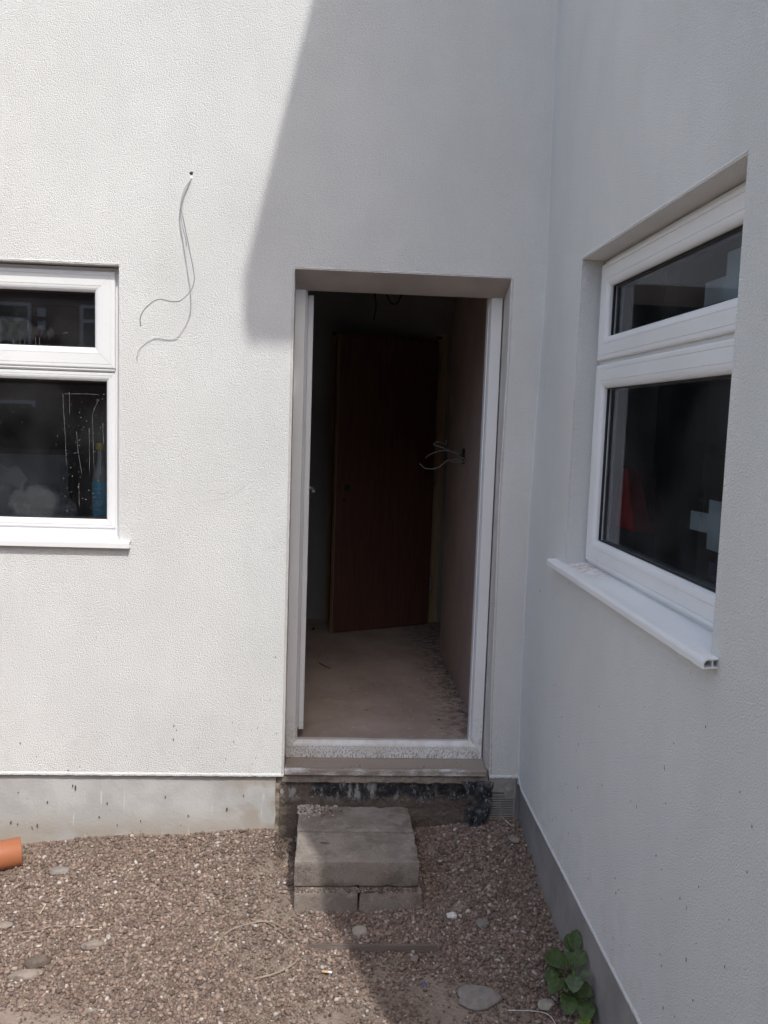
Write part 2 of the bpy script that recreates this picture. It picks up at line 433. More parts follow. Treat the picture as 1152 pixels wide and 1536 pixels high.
def spline(pts, n=8):
    P = [Vector(p) for p in pts]; P = [2*P[0]-P[1]] + P + [2*P[-1]-P[-2]]; out = []
    for i in range(1, len(P)-2):
        for k in range(n):
            t = k/n
            out.append(0.5*((2*P[i]) + (P[i+1]-P[i-1])*t + (2*P[i-1]-5*P[i]+4*P[i+1]-P[i+2])*t*t + (3*P[i]-P[i-1]-3*P[i+1]+P[i+2])*t**3))
    out.append(P[-2]); return out
def sstep(a, b, x):
    t = min(1, max(0, (x-a)/(b-a))); return t*t*(3-2*t)

# ------------------------------------------------------------ dimensions
XW = 0.852            # face of the wing wall
L = 2.96              # length of the wing in front of the back wall
TH = 0.30
HT = 6.3              # wall height
ZF = 0.40             # floor level inside
WX0 = -5.0            # left end of house

# ------------------------------------------------------------ house
house = empty('house', (0, 0, 0), 'white rendered house with grey plinth, its doorway standing open in the corner of two walls', 'house')

def wob(x, y, z):
    """slight unevenness of the hand applied render"""
    dx = 0.0; dy = 0.0
    wx = sstep(0.72, 0.845, x)
    if wx > 0:
        c = np.interp(z, [.3, .65, 1.4, 2.47, 3.1, 3.4], [.004, -.006, -.009, .011, .002, -.001])
        a = c*math.exp(-max(0, -y)/0.28) + 0.003*noise.noise(Vector((y*1.7, z*1.7, 3)))*sstep(0, .4, -y)
        dx += wx*a
    if y < 0.05 and z < 2.43:
        k = math.exp(-((x-0.717)/0.035)**2)
        dx += k*np.interp(z, [.3, .65, 1.05, 1.5, 2.07, 2.4], [.010, -.001, -.003, -.008, .0, .001])
    if y > -0.05:
        dy += 0.0025*noise.noise(Vector((x*1.6, 9, z*1.6)))*(1-wx)
    return (x+dx, y+dy, z)

def steps(a, b, st):
    n = max(1, int(round((b-a)/st))); return [a+(b-a)*i/n for i in range(n)]
def grid_axis(cuts, st, fine):
    out = []
    for a, b in zip(cuts[:-1], cuts[1:]):
        f = (min(b, fine[1]) > max(a, fine[0]))
        out += steps(a, b, st if f else 0.6)
    return out + [cuts[-1]]
def in_open(u, v, ops): return any(o[0] < u < o[1] and o[2] < v < o[3] for o in ops)
def wall(plane, u0, u1, v0, v1, ops, mat, name, label=None, fine_u=(-1.6, 2.2), fine_v=(0, 3.7)):
    """plane B: (u, w, v); plane R: (XW+w, -u, v).  outer skin + reveals + inner skin"""
    def P(u, w, v, wb=True):
        p = (u, w, v) if plane == 'B' else (XW+w, -u, v)
        return wob(*p) if wb else p
    cu = sorted({u0, u1, *[o[0] for o in ops], *[o[1] for o in ops], max(u0, min(u1, fine_u[0])), max(u0, min(u1, fine_u[1]))})
    cv = sorted({v0, v1, *[o[2] for o in ops], *[o[3] for o in ops], max(v0, min(v1, fine_v[0])), max(v0, min(v1, fine_v[1]))})
    U = grid_axis(cu, 0.045, fine_u); V = grid_axis(cv, 0.045, fine_v)
    idx = {}; vs = []; fs = []
    def vid(i, j):
        if (i, j) not in idx: idx[(i, j)] = len(vs); vs.append(P(U[i], 0, V[j]))
        return idx[(i, j)]
    for i in range(len(U)-1):
        for j in range(len(V)-1):
            if in_open((U[i]+U[i+1])/2, (V[j]+V[j+1])/2, ops): continue
            fs.append((vid(i, j), vid(i+1, j), vid(i+1, j+1), vid(i, j+1)))
    o = mesh_obj(name, vs, fs, mat, house, smooth=True)
    # orientation outward
    me = o.data
    want = Vector((0, -1, 0)) if plane == 'B' else Vector((-1, 0, 0))
    if me.polygons[0].normal.dot(want) < 0: me.flip_normals()
    if label: o['label'] = label
    # inner skin
    mb = MB()
    for i in range(len(cu)-1):
        for j in range(len(cv)-1):
            if in_open((cu[i]+cu[i+1])/2, (cv[j]+cv[j+1])/2, ops): continue
            mb.quad(P(cu[i], TH, cv[j], 0), P(cu[i+1], TH, cv[j], 0), P(cu[i+1], TH, cv[j+1], 0), P(cu[i], TH, cv[j+1], 0))
    mb.build('inner_wall', MGREYW, house)
    # reveals with fine, slightly ragged arris
    for k, op in enumerate(ops):
        a, b, c, d = op[:4]; dep = op[4]; rm = op[5] if len(op) > 5 else mat
        sides = [((a, c), (a, d)), ((a, d), (b, d)), ((b, d), (b, c))] + ([((b, c), (a, c))] if op[6] else [])
        for (p, q) in sides:
            n = max(2, int(math.hypot(q[0]-p[0], q[1]-p[1])/0.012)); vs = []; fs = []
            inn = ((a+b)/2, (c+d)/2)
            hor = abs(q[1]-p[1]) < 1e-6
            rows = [(-0.0016, 'out'), (0.0, 'edge'), (dep, 'rev'), (TH, 'rev')]
            for i in range(n+1):
                t = i/n; u = p[0]+(q[0]-p[0])*t; v = p[1]+(q[1]-p[1])*t
                j1 = random.uniform(-.0011, .0011); j2 = random.uniform(-.001, .001)
                ou = 0 if hor else (1 if u > inn[0] else -1); ov = 0 if not hor else (1 if v > inn[1] else -1)
                vs.append(P(u+ou*0.012, 0.0006, v+ov*0.012))
                vs.append(P(u+ou*(0.005+j1), -0.0018+j2*0.4, v+ov*(0.005+j1)))
                vs.append(P(u-ou*(0.0005+j1), 0.004+j2, v-ov*(0.0005+j1)))
                vs.append(P(u, dep*0.5, v)); vs.append(P(u, TH, v))
            for i in range(n):
                for r_ in range(4):
                    bse = i*5+r_; fs.append((bse, bse+5, bse+6, bse+1))
            ob = mesh_obj('reveal', vs, fs, rm, house, smooth=False)
            me = ob.data; me.update()
            # face normals into the opening / outwards
            cx = Vector(P(inn[0], -0.3, inn[1], 0)); pc = me.polygons[2]
            if (cx-pc.center).dot(pc.normal) < 0: me.flip_normals()
    return o

DOOR = (-0.161, 0.717, 0.303, 2.417)
LW = (-2.05, -0.855, 1.300, 2.400)
RW = (0.545, 1.738, 1.322, 2.400)
FR = 0.006
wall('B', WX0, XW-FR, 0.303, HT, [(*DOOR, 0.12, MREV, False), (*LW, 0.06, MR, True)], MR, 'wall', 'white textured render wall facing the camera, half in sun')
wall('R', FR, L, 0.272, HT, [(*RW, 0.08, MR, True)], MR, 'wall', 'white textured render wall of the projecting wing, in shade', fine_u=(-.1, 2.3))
# fillet in the internal corner
vs = []; fs = []; zs = [0.272 + (HT-0.272)*i/90 for i in range(91)]
prof = [(XW-FR, 0), (XW-FR*.45, -FR*.1), (XW-FR*.1, -FR*.45), (XW, -FR)]
for z in zs:
    for (x, y) in prof: vs.append(wob(x, y, z))
for i in range(len(zs)-1):
    for k in range(3): b_ = i*4+k; fs.append((b_, b_+1, b_+5, b_+4))
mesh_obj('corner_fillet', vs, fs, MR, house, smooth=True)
# bead at the foot of the render (drips slightly proud)
def bead(fn, a, b, z, mat=MR):
    n = int((b-a)/0.012); vs = []; fs = []
    for i in range(n+1):
        t = a+(b-a)*i/n; j = random.uniform(-.0012, .0012)
        for (w, dz) in ((0.0, 0.011), (-0.0035, 0.004+j), (-0.003, -0.003+j), (0.004, -0.005+j), (0.022, -0.004)):
            vs.append(fn(t, w, z+dz))
    for i in range(n):
        for k in range(4): q = i*5+k; fs.append((q, q+5, q+6, q+1))
    return mesh_obj('render_stop_bead', vs, fs, mat, house)
bead(lambda t, w, z: wob(t, w, z), WX0+1, DOOR[0], 0.303)
bead(lambda t, w, z: wob(t, w, z+0.002), DOOR[1], XW-0.004, 0.300)
bead(lambda t, w, z: wob(XW+w, -t, z-0.03*(1-sstep(0, .06, t))*-1), 0.0, L, 0.272)
# end of the left render at the doorway is returned by the reveal; wing front return, top, rear of house
mb = MB()
mb.quad((XW, -L, 0.272), (XW+5.2, -L, 0.272), (XW+5.2, -L, HT), (XW, -L, HT))
mb.quad((XW+5.2, -L, 0.272), (XW+5.2, 5, 0.272), (XW+5.2, 5, HT), (XW+5.2, -L, HT))
mb.quad((WX0, 5, 0.272), (XW+5.2, 5, 0.272), (XW+5.2, 5, HT), (WX0, 5, HT))
mb.quad((WX0, 0, 0.303), (WX0, 5, 0.303), (WX0, 5, HT), (WX0, 0, HT))
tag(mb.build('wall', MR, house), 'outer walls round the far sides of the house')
# plinths (set back 12 mm)
def plinth_strip(pts_fn, a, b, z0, z1, mat, st=0.03, rough=0.001, jag=None, name='plinth'):
    n = max(2, int((b-a)/st)); m = 10; vs = []; fs = []
    for i in range(n+1):
        t = a+(b-a)*i/n
        for j in range(m+1):
            z = z0+(z1-z0)*j/m; tt = t
            if jag and i >= n-1: tt = t + jag*noise.noise(Vector((z*28, 4, 1)))*(1 if i == n else .5)
            vs.append(pts_fn(tt, 0.004*noise.noise(Vector((t*3, z*4, 7))), z))
    for i in range(n):
        for j in range(m): q = i*(m+1)+j; fs.append((q, q+m+1, q+m+2, q+1))
    o = mesh_obj(name, vs, fs, mat, house, smooth=True)
    return o
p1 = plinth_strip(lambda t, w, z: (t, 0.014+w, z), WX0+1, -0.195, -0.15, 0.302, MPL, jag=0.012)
tag(p1, 'pale grey painted plinth left of the doorway')
if p1.data.polygons[0].normal.y > 0: p1.data.flip_normals()
p2 = plinth_strip(lambda t, w, z: (XW+0.014+w, -t, z), -0.03, L, -0.15, 0.272, MPL_SHADE)
tag(p2, 'grey plinth along the wing, coloured in a shaded tone')
if p2.data.polygons[0].normal.x > 0: p2.data.flip_normals()
p3 = plinth_strip(lambda t, w, z: (t, 0.016+w, z), 0.725, XW+0.03, -0.15, 0.30, MPL_SHADE)
tag(p3, 'short grey plinth in the corner behind the air vent, coloured in a shaded tone')
if p3.data.polygons[0].normal.y > 0: p3.data.flip_normals()
# crumbling mortar edge beside the doorway base
bm = bmesh.new()
bmesh.ops.create_grid(bm, x_segments=10, y_segments=40, size=0.5)
for v in bm.verts:
    u, w = v.co.x+.5, v.co.y+.5
    z = -0.12+0.415*w; x = -0.205+0.05*u
    v.co = Vector((x, 0.022 - 0.018*u*0.3 + 0.011*noise.fractal(Vector((x*40, 1, z*40)), 1, 2, 4), z))
tag(bm_obj('mortar_edge', bm, MMORT, house, True), 'crumbled sandy mortar at the end of the pale plinth')

# base under the doorway: bitumen coated
def rough_face(name, x0, x1, z0, z1, y, mat, amp, nx, nz, sc, par):
    vs = []; fs = []
    for i in range(nx+1):
        for j in range(nz+1):
            x = x0+(x1-x0)*i/nx; z = z0+(z1-z0)*j/nz
            d = amp*noise.fractal(Vector((x*sc, 2.2, z*sc)), 1, 2, 5)
            top = sstep(z1-0.02, z1, z)*0.018
            vs.append((x, y - abs(d)+top, z))
    for i in range(nx):
        for j in range(nz): q = i*(nz+1)+j; fs.append((q, q+nz+1, q+nz+2, q+1))
    return mesh_obj(name, vs, fs, mat, par, True)
tag(rough_face('footing_face', -0.175, 0.728, -0.10, 0.285, 0.012, MTAR, 0.010, 190, 80, 13, house), 'black bitumen coated footing below the doorway, streaked white and brown')
# ledge of brown mortar under the sill
bm = bmesh.new()
bmesh.ops.create_grid(bm, x_segments=120, y_segments=10, size=0.5)
for v in bm.verts:
    u, w = v.co.x+.5, v.co.y+.5
    x = -0.168+0.89*u
    y = -0.010+0.10*w; z = 0.300+0.014*w
    if w < 0.15: z -= 0.022; y += 0.004
    v.co = Vector((x, y+0.004*noise.noise(Vector((x*30, y*30, 1))), z+0.006*noise.fractal(Vector((x*25, y*25, 3)), 1, 2, 4)))
tag(bm_obj('mortar_ledge', bm, mat_concrete('brown_ledge_mortar', (0.17, 0.14, 0.115), (0.28, 0.24, 0.20)), house, True), 'rough brown mortar ledge under the door sill')
# folded membrane flap, right of the steps
vs = []; fs = []; nx, nz = 26, 34
for i in range(nx+1):
    for j in range(nz+1):
        u = i/nx; w = j/nz
        z = 0.295-0.235*w
        xl = 0.60+0.0*w + 0.03*math.sin(w*4.2) if w < .5 else 0.60+0.03*math.sin(2.1)+(w-.5)*0.05
        xr = 0.738-0.012*w-0.03*sstep(.45, 1, w)-0.02*sstep(.9, 1, w)
        x = xl+(xr-xl)*u
        x += 0.006*noise.noise(Vector((3, w*9, u*2)))
        fold = 0.010*math.sin(u*4.4+w*7)+0.017*noise.fractal(Vector((x*17+z*6, 5, z*13)), 1, 2, 5)
        vs.append((x, -0.018-abs(fold)-0.018*w, z))
for i in range(nx):
    for j in range(nz): q = i*(nz+1)+j; fs.append((q, q+nz+1, q+nz+2, q+1))
o = mesh_obj('membrane_flap', vs, fs, MFLAP, house, True)
sol = o.modifiers.new('thick', 'SOLIDIFY'); sol.thickness = 0.002
tag(o, 'loose folded black membrane flap hanging beside the air vent')

# air vent in the corner
vent = MB()
vx0, vx1, vz0, vz1 = 0.722, 0.838, 0.045, 0.228
vent.box(vx0-.004, vx0, -0.004, 0.02, vz0, vz1); vent.box(vx1, vx1+.004, -0.004, 0.02, vz0, vz1)
vent.box(vx0, vx1, -0.004, 0.02, vz1-.004, vz1); vent.box(vx0, vx1, -0.004, 0.02, vz0, vz0+.004)
vent.box(vx0+.058, vx0+.061, -0.001, 0.010, vz0+.004, vz1-.004)
ventm = simple('galvanised_vent_metal', (0.30, 0.29, 0.275), 0.6)
vo = vent.build('air_vent', ventm, house); tag(vo, 'small louvred air vent half buried in gravel')
MB().quad((vx0, 0.0135, vz0), (vx1, 0.0135, vz0), (vx1, 0.0135, vz1), (vx0, 0.0135, vz1)).build('vent_back', MGASK, vo)
sm = None
nsl = 17
for k in range(nsl):
    z = vz0+.008+(vz1-vz0-.016)*k/(nsl-1)
    if sm is None:
        s_ = MB(); s_.prism([(-0.004, -0.0022), (0.008, 0.001), (0.008, 0.0032), (-0.004, 0.0016)], vx0, vx1, lambda p, t: (t, p[0], p[1]))
        so_ = s_.build('slat', ventm, vo); sm = so_.data
    else:
        so_ = link(bpy.data.objects.new('slat', sm), vo)
    so_.location = (0, 0, z)
# smear of render over the vent's corner
bm = bmesh.new(); bmesh.ops.create_grid(bm, x_segments=16, y_segments=14, size=0.5)
for v in bm.verts:
    u, w = v.co.x+.5, v.co.y+.5
    x = 0.725+0.12*u; z0_ = 0.236 if u < .62 else 0.205; z = z0_+(0.302-z0_)*w
    v.co = Vector((x, -0.002-0.006*abs(noise.fractal(Vector((x*30, 1, z*30)), 1, 2, 4)), z+0.003*noise.noise(Vector((x*60, 0, z*9)))))
tag(bm_obj('mortar_patch', bm, MPL_SHADE, house, True), 'rough render patch in the shaded plinth tone over the top of the air vent')

# ------------------------------------------------------------ uPVC ring builder (mitred)
def W3(plane, u, w, v): return (u, w, v) if plane == 'B' else (XW+w, -u, v)
def ring(name, plane, u0, u1, v0, v1, prof, mat, parent, sides='tblr', gap=0.0004, us=1.0, vprof=None, label=None):
    """prof: list of (inset, w). one mesh per ring, four mitred rails"""
    mb = MB()
    def at(side, ins, w, end):
        if side == 't': return W3(plane, (u0+ins*us+gap) if end == 0 else (u1-ins*us-gap), w, v1-ins)
        if side == 'b': return W3(plane, (u0+ins*us+gap) if end == 0 else (u1-ins*us-gap), w, v0+ins)
        if side == 'l': return W3(plane, u0+ins, w, (v0+ins+gap) if end == 0 else (v1-ins-gap))
        return W3(plane, u1-ins, w, (v0+ins+gap) if end == 0 else (v1-ins-gap))
    for s in sides:
        n = len(prof); b = len(mb.v)
        for end in (0, 1):
            for (i, w) in prof: mb.v.append(at(s, i, w, end))
        for k in range(n-1): mb.f.append((b+k, b+k+1, b+n+k+1, b+n+k))
    o = mb.build(name, mat, parent)
    # normals: open strips, point them outwards
    bm = bmesh.new(); bm.from_mesh(o.data)
    out = Vector((0, -1, 0)) if plane == 'B' else Vector((-1, 0, 0))
    cc = Vector(W3(plane, (u0+u1)/2, -0.6, (v0+v1)/2))
    for f in bm.faces:
        if (cc-f.calc_center_median()).dot(f.normal) < 0: f.normal_flip()
    bm.to_mesh(o.data); bm.free()
    if label: o['label'] = label
    return o
def arc(i0, w0, i1, w1, n=5, bulge=1):
    """quarter-round from (i0,w0) to (i1,w1)"""
    out = []
    for k in range(n+1):
        a = k/n*math.pi/2
        out.append((i0+(i1-i0)*math.sin(a), w0+(w1-w0)*(1-math.cos(a))) if bulge > 0 else (i0+(i1-i0)*(1-math.cos(a)), w0+(w1-w0)*math.sin(a)))
    return out

def face_out(o, plane):
    want = Vector((0, -1, 0)) if plane == 'B' else Vector((-1, 0, 0))
    if o.data.polygons[0].normal.dot(want) < 0: o.data.flip_normals()
    return o
def window(plane, O, wf, split, upper_w, lower, glass_u, glass_l, label):
    """O = opening; wf = depth of frame front; split = v of the gap under the top sash"""
    u0, u1, v0, v1 = O
    a, b, c, d = u0+0.004, u1-0.004, v0+0.012, v1-0.004
    if plane == 'R': a = u0+0.003
    fr = ring('window', plane, a, b, c, d, [(0, wf+.10), (0, wf+.004)] + arc(0, wf+.004, .004, wf, 3, -1) + [(.034, wf), (.034, wf+.07)], MU, house, gap=0.0003, label=label)
    # transom
    pr = [(-0.022, .0), (0.022, .0), (0.022, .07), (-0.022, .07)]
    t = MB(); t.prism(pr, a+.034, b-.034, lambda p, s: W3(plane, s, wf+.001+p[1], split+p[0]-.002)); t.build('transom', MU, fr)
    wp = wf-0.016      # proud sash face
    def sash(u0_, u1_, v0_, v1_, width):
        pf = [(0, wf-.001), (0, wp+.006)] + arc(0, wp+.006, .007, wp, 4, -1) + [(.016, wp), (.0165, wp+.0022), (.0175, wp+.0022), (.018, wp), (width-.026, wp),
              (width-.0255, wp+.002), (width-.0245, wp+.002), (width-.024, wp+.0004)] + arc(width-.024, wp+.0004, width, wp+.016, 5) + [(width, wf+.02)]
        s = ring('sash', plane, u0_, u1_, v0_, v1_, pf, MU, fr)
        ring('gasket', plane, u0_+width-.001, u1_-width+.001, v0_+width-.001, v1_-width+.001, [(0, wf+.003), (.0035, wf+.003), (.0035, wf+.012)], MGASK, fr)
        return (u0_+width, u1_-width, v0_+width, v1_-width)
    pu = sash(a+.020, b-.020, split+.003, d-.016, upper_w)
    if lower == 'fixed':
        lw = .038
        A, B, C, D = a+.022, b-.022, c+.030, split-.012
        pf = [(0, wf-.0005), (0, wf-.004), (.004, wf-.006), (.012, wf-.006), (.0125, wf-.004), (.0135, wf-.004), (.014, wf-.006)] + arc(.014, wf-.006, lw-.002, wf+.008, 5) + [(lw-.002, wf+.02)]
        ring('glazing_bead', plane, A, B, C, D, pf, MU, fr)
        pl = (A+lw-.002, B-lw+.002, C+lw-.002, D-lw+.002)
        ring('gasket', plane, pl[0]-.001, pl[1]+.001, pl[2]-.001, pl[3]+.001, [(0, wf+.009), (.0035, wf+.009), (.0035, wf+.018)], MGASK, fr)
        # drip nose under the top sash
        t = MB(); t.prism([(-.010, wf-.0065), (-.004, wf-.013), (.001, wf-.013), (.001, wf)], a+.022, b-.022, lambda p, s: W3(plane, s, p[1], split+p[0])); t.build('drip_bar', MU, fr)
    else:
        pl = sash(a+.020, b-.020, c+.022, split-.012, upper_w)
    for (q, gm) in ((pu, glass_u), (pl, glass_l)):
        g = MB()
        z = [W3(plane, q[0]-.004, wf+.016, q[2]-.004), W3(plane, q[1]+.004, wf+.016, q[2]-.004), W3(plane, q[1]+.004, wf+.016, q[3]+.004), W3(plane, q[0]-.004, wf+.016, q[3]+.004)]
        g.quad(*z); face_out(g.build('pane', gm, fr), plane)
        g2 = MB(); dd = .024
        z = [W3(plane, q[0]-.004, wf+.016+dd, q[2]-.004), W3(plane, q[1]+.004, wf+.016+dd, q[2]-.004), W3(plane, q[1]+.004, wf+.016+dd, q[3]+.004), W3(plane, q[0]-.004, wf+.016+dd, q[3]+.004)]
        g2.quad(*z); face_out(g2.build('pane', MGLASS, fr), plane)
        # spacer between the panes
        ring('spacer_bar', plane, q[0]-.003, q[1]+.003, q[2]-.003, q[3]+.003, [(0, wf+.018), (.009, wf+.018), (.009, wf+.038)], simple('grey_spacer', (.22, .22, .23), .5), fr)
        # inside face of frame
    ring('inner_frame', plane, u0, u1, v0, v1, [(0.0, wf+.085), (.055, wf+.085), (.055, wf+.045)], MU, fr)
    return fr, pu, pl

wl, PU_L, PL_L = window('B', (LW[0], LW[1], 1.300, LW[3]), 0.052, 1.992, 0.083, 'fixed', MGLASS_L, MGLASS_L, 'white window left of the doorway with smeared glass')
wr, PU_R, PL_R = window('R', (RW[0], RW[1], 1.322, RW[3]), 0.080, 2.050, 0.080, 'sash', MGLASS, MGLASS, 'white window in the shaded wing beside the doorway')

# sills, hollow extrusion with open ends
def sill(plane, u0, u1, ztop, wnose, wback, drop, mat, parent, name='window_sill', hollow=True):
    t = 0.003
    # outline of nose shell (w, v)
    outer = [(wback, ztop+.012), (wnose+.030, ztop), (wnose+.008, ztop-.001), (wnose+.002, ztop-.004), (wnose, ztop-.010), (wnose, ztop-drop), (wnose+.012, ztop-drop)]
    inner = [(wnose+.012, ztop-drop+t), (wnose+t, ztop-drop+t), (wnose+t, ztop-.011), (wnose+.009, ztop-.004), (wnose+.030, ztop-t), (wback, ztop+.012-t)]
    mb = MB(); mb.prism(outer+inner, u0, u1, lambda p, s: W3(plane, s, p[0], p[1]))
    o = mb.build(name, mat, parent)
    rib = MB(); rib.prism([(wnose+.022, ztop-.003), (wnose+.025, ztop-.003), (wnose+.025, ztop-drop), (wnose+.022, ztop-drop)], u0+.004, u1-.004, lambda p, s: W3(plane, s, p[0], p[1]))
    rib.prism([(wnose+.012, ztop-drop), (wnose+.012, ztop-drop+t), (wback, ztop-drop+t+.006), (wback, ztop-drop+.006)], u0+.001, u1-.001, lambda p, s: W3(plane, s, p[0], p[1]))
    rib.build('sill_web', mat, parent if parent is wl or parent is wr else house)
    return o
s1 = sill('B', -2.1, -0.806, 1.301, -0.026, 0.055, 0.030, MU, wl)
s2 = sill('R', 0.415, 1.778, 1.333, -0.034, 0.085, 0.023, MU_W, wr)
# infill of sill opening under frames
MB().box(LW[0]+.004, LW[1]-.004, 0.058, 0.16, 1.290, 1.318).build('sill_upstand', MU, wl)
mb = MB(); mb.prism([(0.086, 1.330), (0.086, 1.349), (0.16, 1.349), (0.16, 1.330)], RW[0]+.003, RW[1]-.004, lambda p, s: W3('R', s, p[0], p[1])); mb.build('sill_upstand', MU, wr)

# ------------------------------------------------------------ doorway
F = 0.12
df = empty('door_frame', (0, 0, 0), parent=house)
a, b, c, d = -0.166, 0.711, 0.340, 2.414
dp = [(0, F+.12), (0, F+.003), (.003, F), (.044, F), (.047, F+.003), (.047, F+.014), (.049, F+.018), (.049, F+.045), (.053, F+.047), (.053, F+.09)]
ring('head', 'B', a, b, c, d, [(i*0.85, w) for i, w in dp], MU_J, df, 't')
ring('jamb', 'B', a, b, c, d, dp, MU_J, df, 'l')
ring('jamb', 'B', a, b, c, d, dp, MU_J, df, 'r')
tp = [(0, F+.06), (0, F-.006), (.003, F-.010), (.052, F-.008), (.0525, F-.006), (.0535, F-.006), (.054, F-.008), (.064, F-.004), (.073, F+.006), (.076, F+.012), (.058, F+.09), (.05, F+.12)]
ring('threshold', 'B', a-.003, b+.003, c-.002, d, tp, MU_T, df, 'b', us=.62, label='white threshold spattered with dried mud')
# splayed render soffit over the doorway
sv = []; sfc = []; n = 90
for i in range(n+1):
    x = DOOR[0]+0.0005+(DOOR[1]-DOOR[0]-.001)*i/n
    j = random.uniform(-.0008, .0008)
    for (y, z) in ((0.001, DOOR[3]+j), (0.006, DOOR[3]-.003+j), (0.06, DOOR[3]-.034), (F-.003, DOOR[3]-.0625), (F+.02, DOOR[3]-.0628)): sv.append(wob(x, y, z))
for i in range(n):
    for k in range(4): q = i*5+k; sfc.append((q, q+5, q+6, q+1))
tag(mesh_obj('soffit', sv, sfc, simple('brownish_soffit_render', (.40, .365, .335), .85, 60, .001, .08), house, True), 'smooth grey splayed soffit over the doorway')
# door sill (cill) below threshold
mb = MB()
mb.prism([(0.15, 0.341), (0.10, 0.339), (0.034, 0.326), (0.028, 0.330), (0.010, 0.3325), (0.004, 0.331), (0.001, 0.326), (0.001, 0.306), (0.010, 0.305), (0.12, 0.318)], -0.158, 0.714, lambda p, s: (s, p[0], p[1]))
tag(mb.build('door_sill', MU_S, house), 'mud stained white sill under the doorway')

# open entrance door, hinged left
ed = empty('entrance_door', (-0.108, 0.185, 0.0), parent=house)
tag(ed, 'white entrance door swung fully open inwards')
mb = MB()
mb.box(-0.030, 0.0, 0.012, 0.86, 0.450, 2.340)
o = mb.build('door_leaf', MU_J, ed)
mb = MB(); mb.prism([(-.030, 0), (-.026, -.004), (-.006, -.004), (-.002, 0), (-.002, .011), (-.030, .011)], 0.450, 2.340, lambda p, s: (p[0], p[1], s)); mb.build('door_edge', MU_J, ed)
mb = MB(); mb.prism([(0.0, 0.003), (0.019, 0.003), (0.022, 0.006), (0.022, 0.05), (0.002, 0.05)], 0.440, 2.342, lambda p, s: (p[0], p[1], s)); mb.build('door_stile', MU_J, ed)
mb = MB(); mb.prism([(0.022, 0.004), (0.0226, 0.004), (0.0226, 0.05), (0.022, 0.05)], 0.440, 2.342, lambda p, s: (p[0], p[1], s)); mb.build('weather_seal', MGASK, ed)
# handle at the far stile
mb = MB(); mb.box(0.022, 0.030, 0.745, 0.775, 1.32, 1.52)
MHAN = simple('satin_handle_metal', (0.55, 0.55, 0.55), 0.35, metal=0.6)
hb = mb.build('handle', MHAN, ed)
mb = MB(); mb.tube(spline([(0.030, .760, 1.462), (0.046, .760, 1.462), (0.054, .752, 1.460), (0.056, .73, 1.455), (0.055, .66, 1.452)], 5), .008, 8); mb.build('lever', MHAN, hb, True)
mb = MB(); mb.tube([(0.030, .76, 1.375), (0.036, .76, 1.375)], .009, 10); mb.build('keyhole', MGASK, hb)
ed.rotation_euler = (0, 0, R(2.4))

# ------------------------------------------------------------ hall behind the doorway
CE = 2.80
def room_quad(name, pts, mat, label=None):
    o = MB().quad(*pts).build(name, mat, house)
    if label: o['label'] = label
    return o
fl = []
n = 60
vs = []; fs = []
x0, x1, y0, y1 = -0.45, 1.0, 0.16, 2.62
for i in range(n+1):
    for j in range(n+1):
        x = x0+(x1-x0)*i/n; y = y0+(y1-y0)*j/n
        vs.append((x, y, ZF+0.006*noise.noise(Vector((x*3, y*3, 2)))+0.003*noise.noise(Vector((x*14, y*14, 2)))))
for i in range(n):
    for j in range(n): q = i*(n+1)+j; fs.append((q, q+1, q+n+2, q+n+1))
tag(mesh_obj('floor', vs, fs, MFLOOR, house, True), 'dusty bare screed floor inside the doorway')
XR = 0.716
mb = MB(); mb.box(XR, XR+.10, 0.30, 1.69, ZF-.05, CE); tag(mb.build('partition_wall', MPINK, house), 'bare pinkish plaster wall on the right of the hall')
room_quad('inner_wall', [(1.0, 1.6, ZF-.1), (1.0, 2.62, ZF-.1), (1.0, 2.62, CE), (1.0, 1.6, CE)], MDARKW)
room_quad('inner_wall', [(.8, 1.45, ZF-.1), (1.0, 1.45, ZF-.1), (1.0, 1.45, CE), (.8, 1.45, CE)], MDARKW)
room_quad('inner_wall', [(1.0, 1.40, ZF-.1), (1.0, 1.65, ZF-.1), (1.0, 1.65, CE), (1.0, 1.40, CE)], MDARKW)
mb = MB(); mb.box(-0.55, -0.45, 0.30, 2.75, ZF-.05, CE); mb.build('partition_wall', MGREYW, house)
# back wall of hall with a door opening X 0.0..0.72
BY = 2.50
mb = MB(); mb.box(-0.45, -0.01, BY, BY+.12, ZF-.05, CE); mb.box(0.80, 1.0, BY, BY+.12, ZF-.05, CE); mb.box(-0.01, 0.80, BY, BY+.12, 2.42, CE)
tag(mb.build('partition_wall', MGREYW, house), 'grey plasterboard wall at the end of the hall')
mb = MB(); mb.box(-0.45, 1.0, 3.6, 3.7, ZF-.05, CE); mb.box(-0.52, -0.45, 2.62, 3.7, ZF-.05, CE); mb.box(1.0, 1.07, 2.62, 3.7, ZF-.05, CE); mb.build('inner_wall', MDARKW, house)
room_quad('floor', [(-.45, 2.62, ZF), (1.0, 2.62, ZF), (1.0, 3.7, ZF), (-.45, 3.7, ZF)], MFLOOR)
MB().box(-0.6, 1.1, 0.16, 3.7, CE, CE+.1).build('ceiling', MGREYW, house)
# floor slab edge behind the threshold and side cheeks of the opening
MB().box(DOOR[0]-.0, DOOR[1]+.0, 0.02, 0.20, 0.05, 0.305).build('floor_slab', MMORT, house)
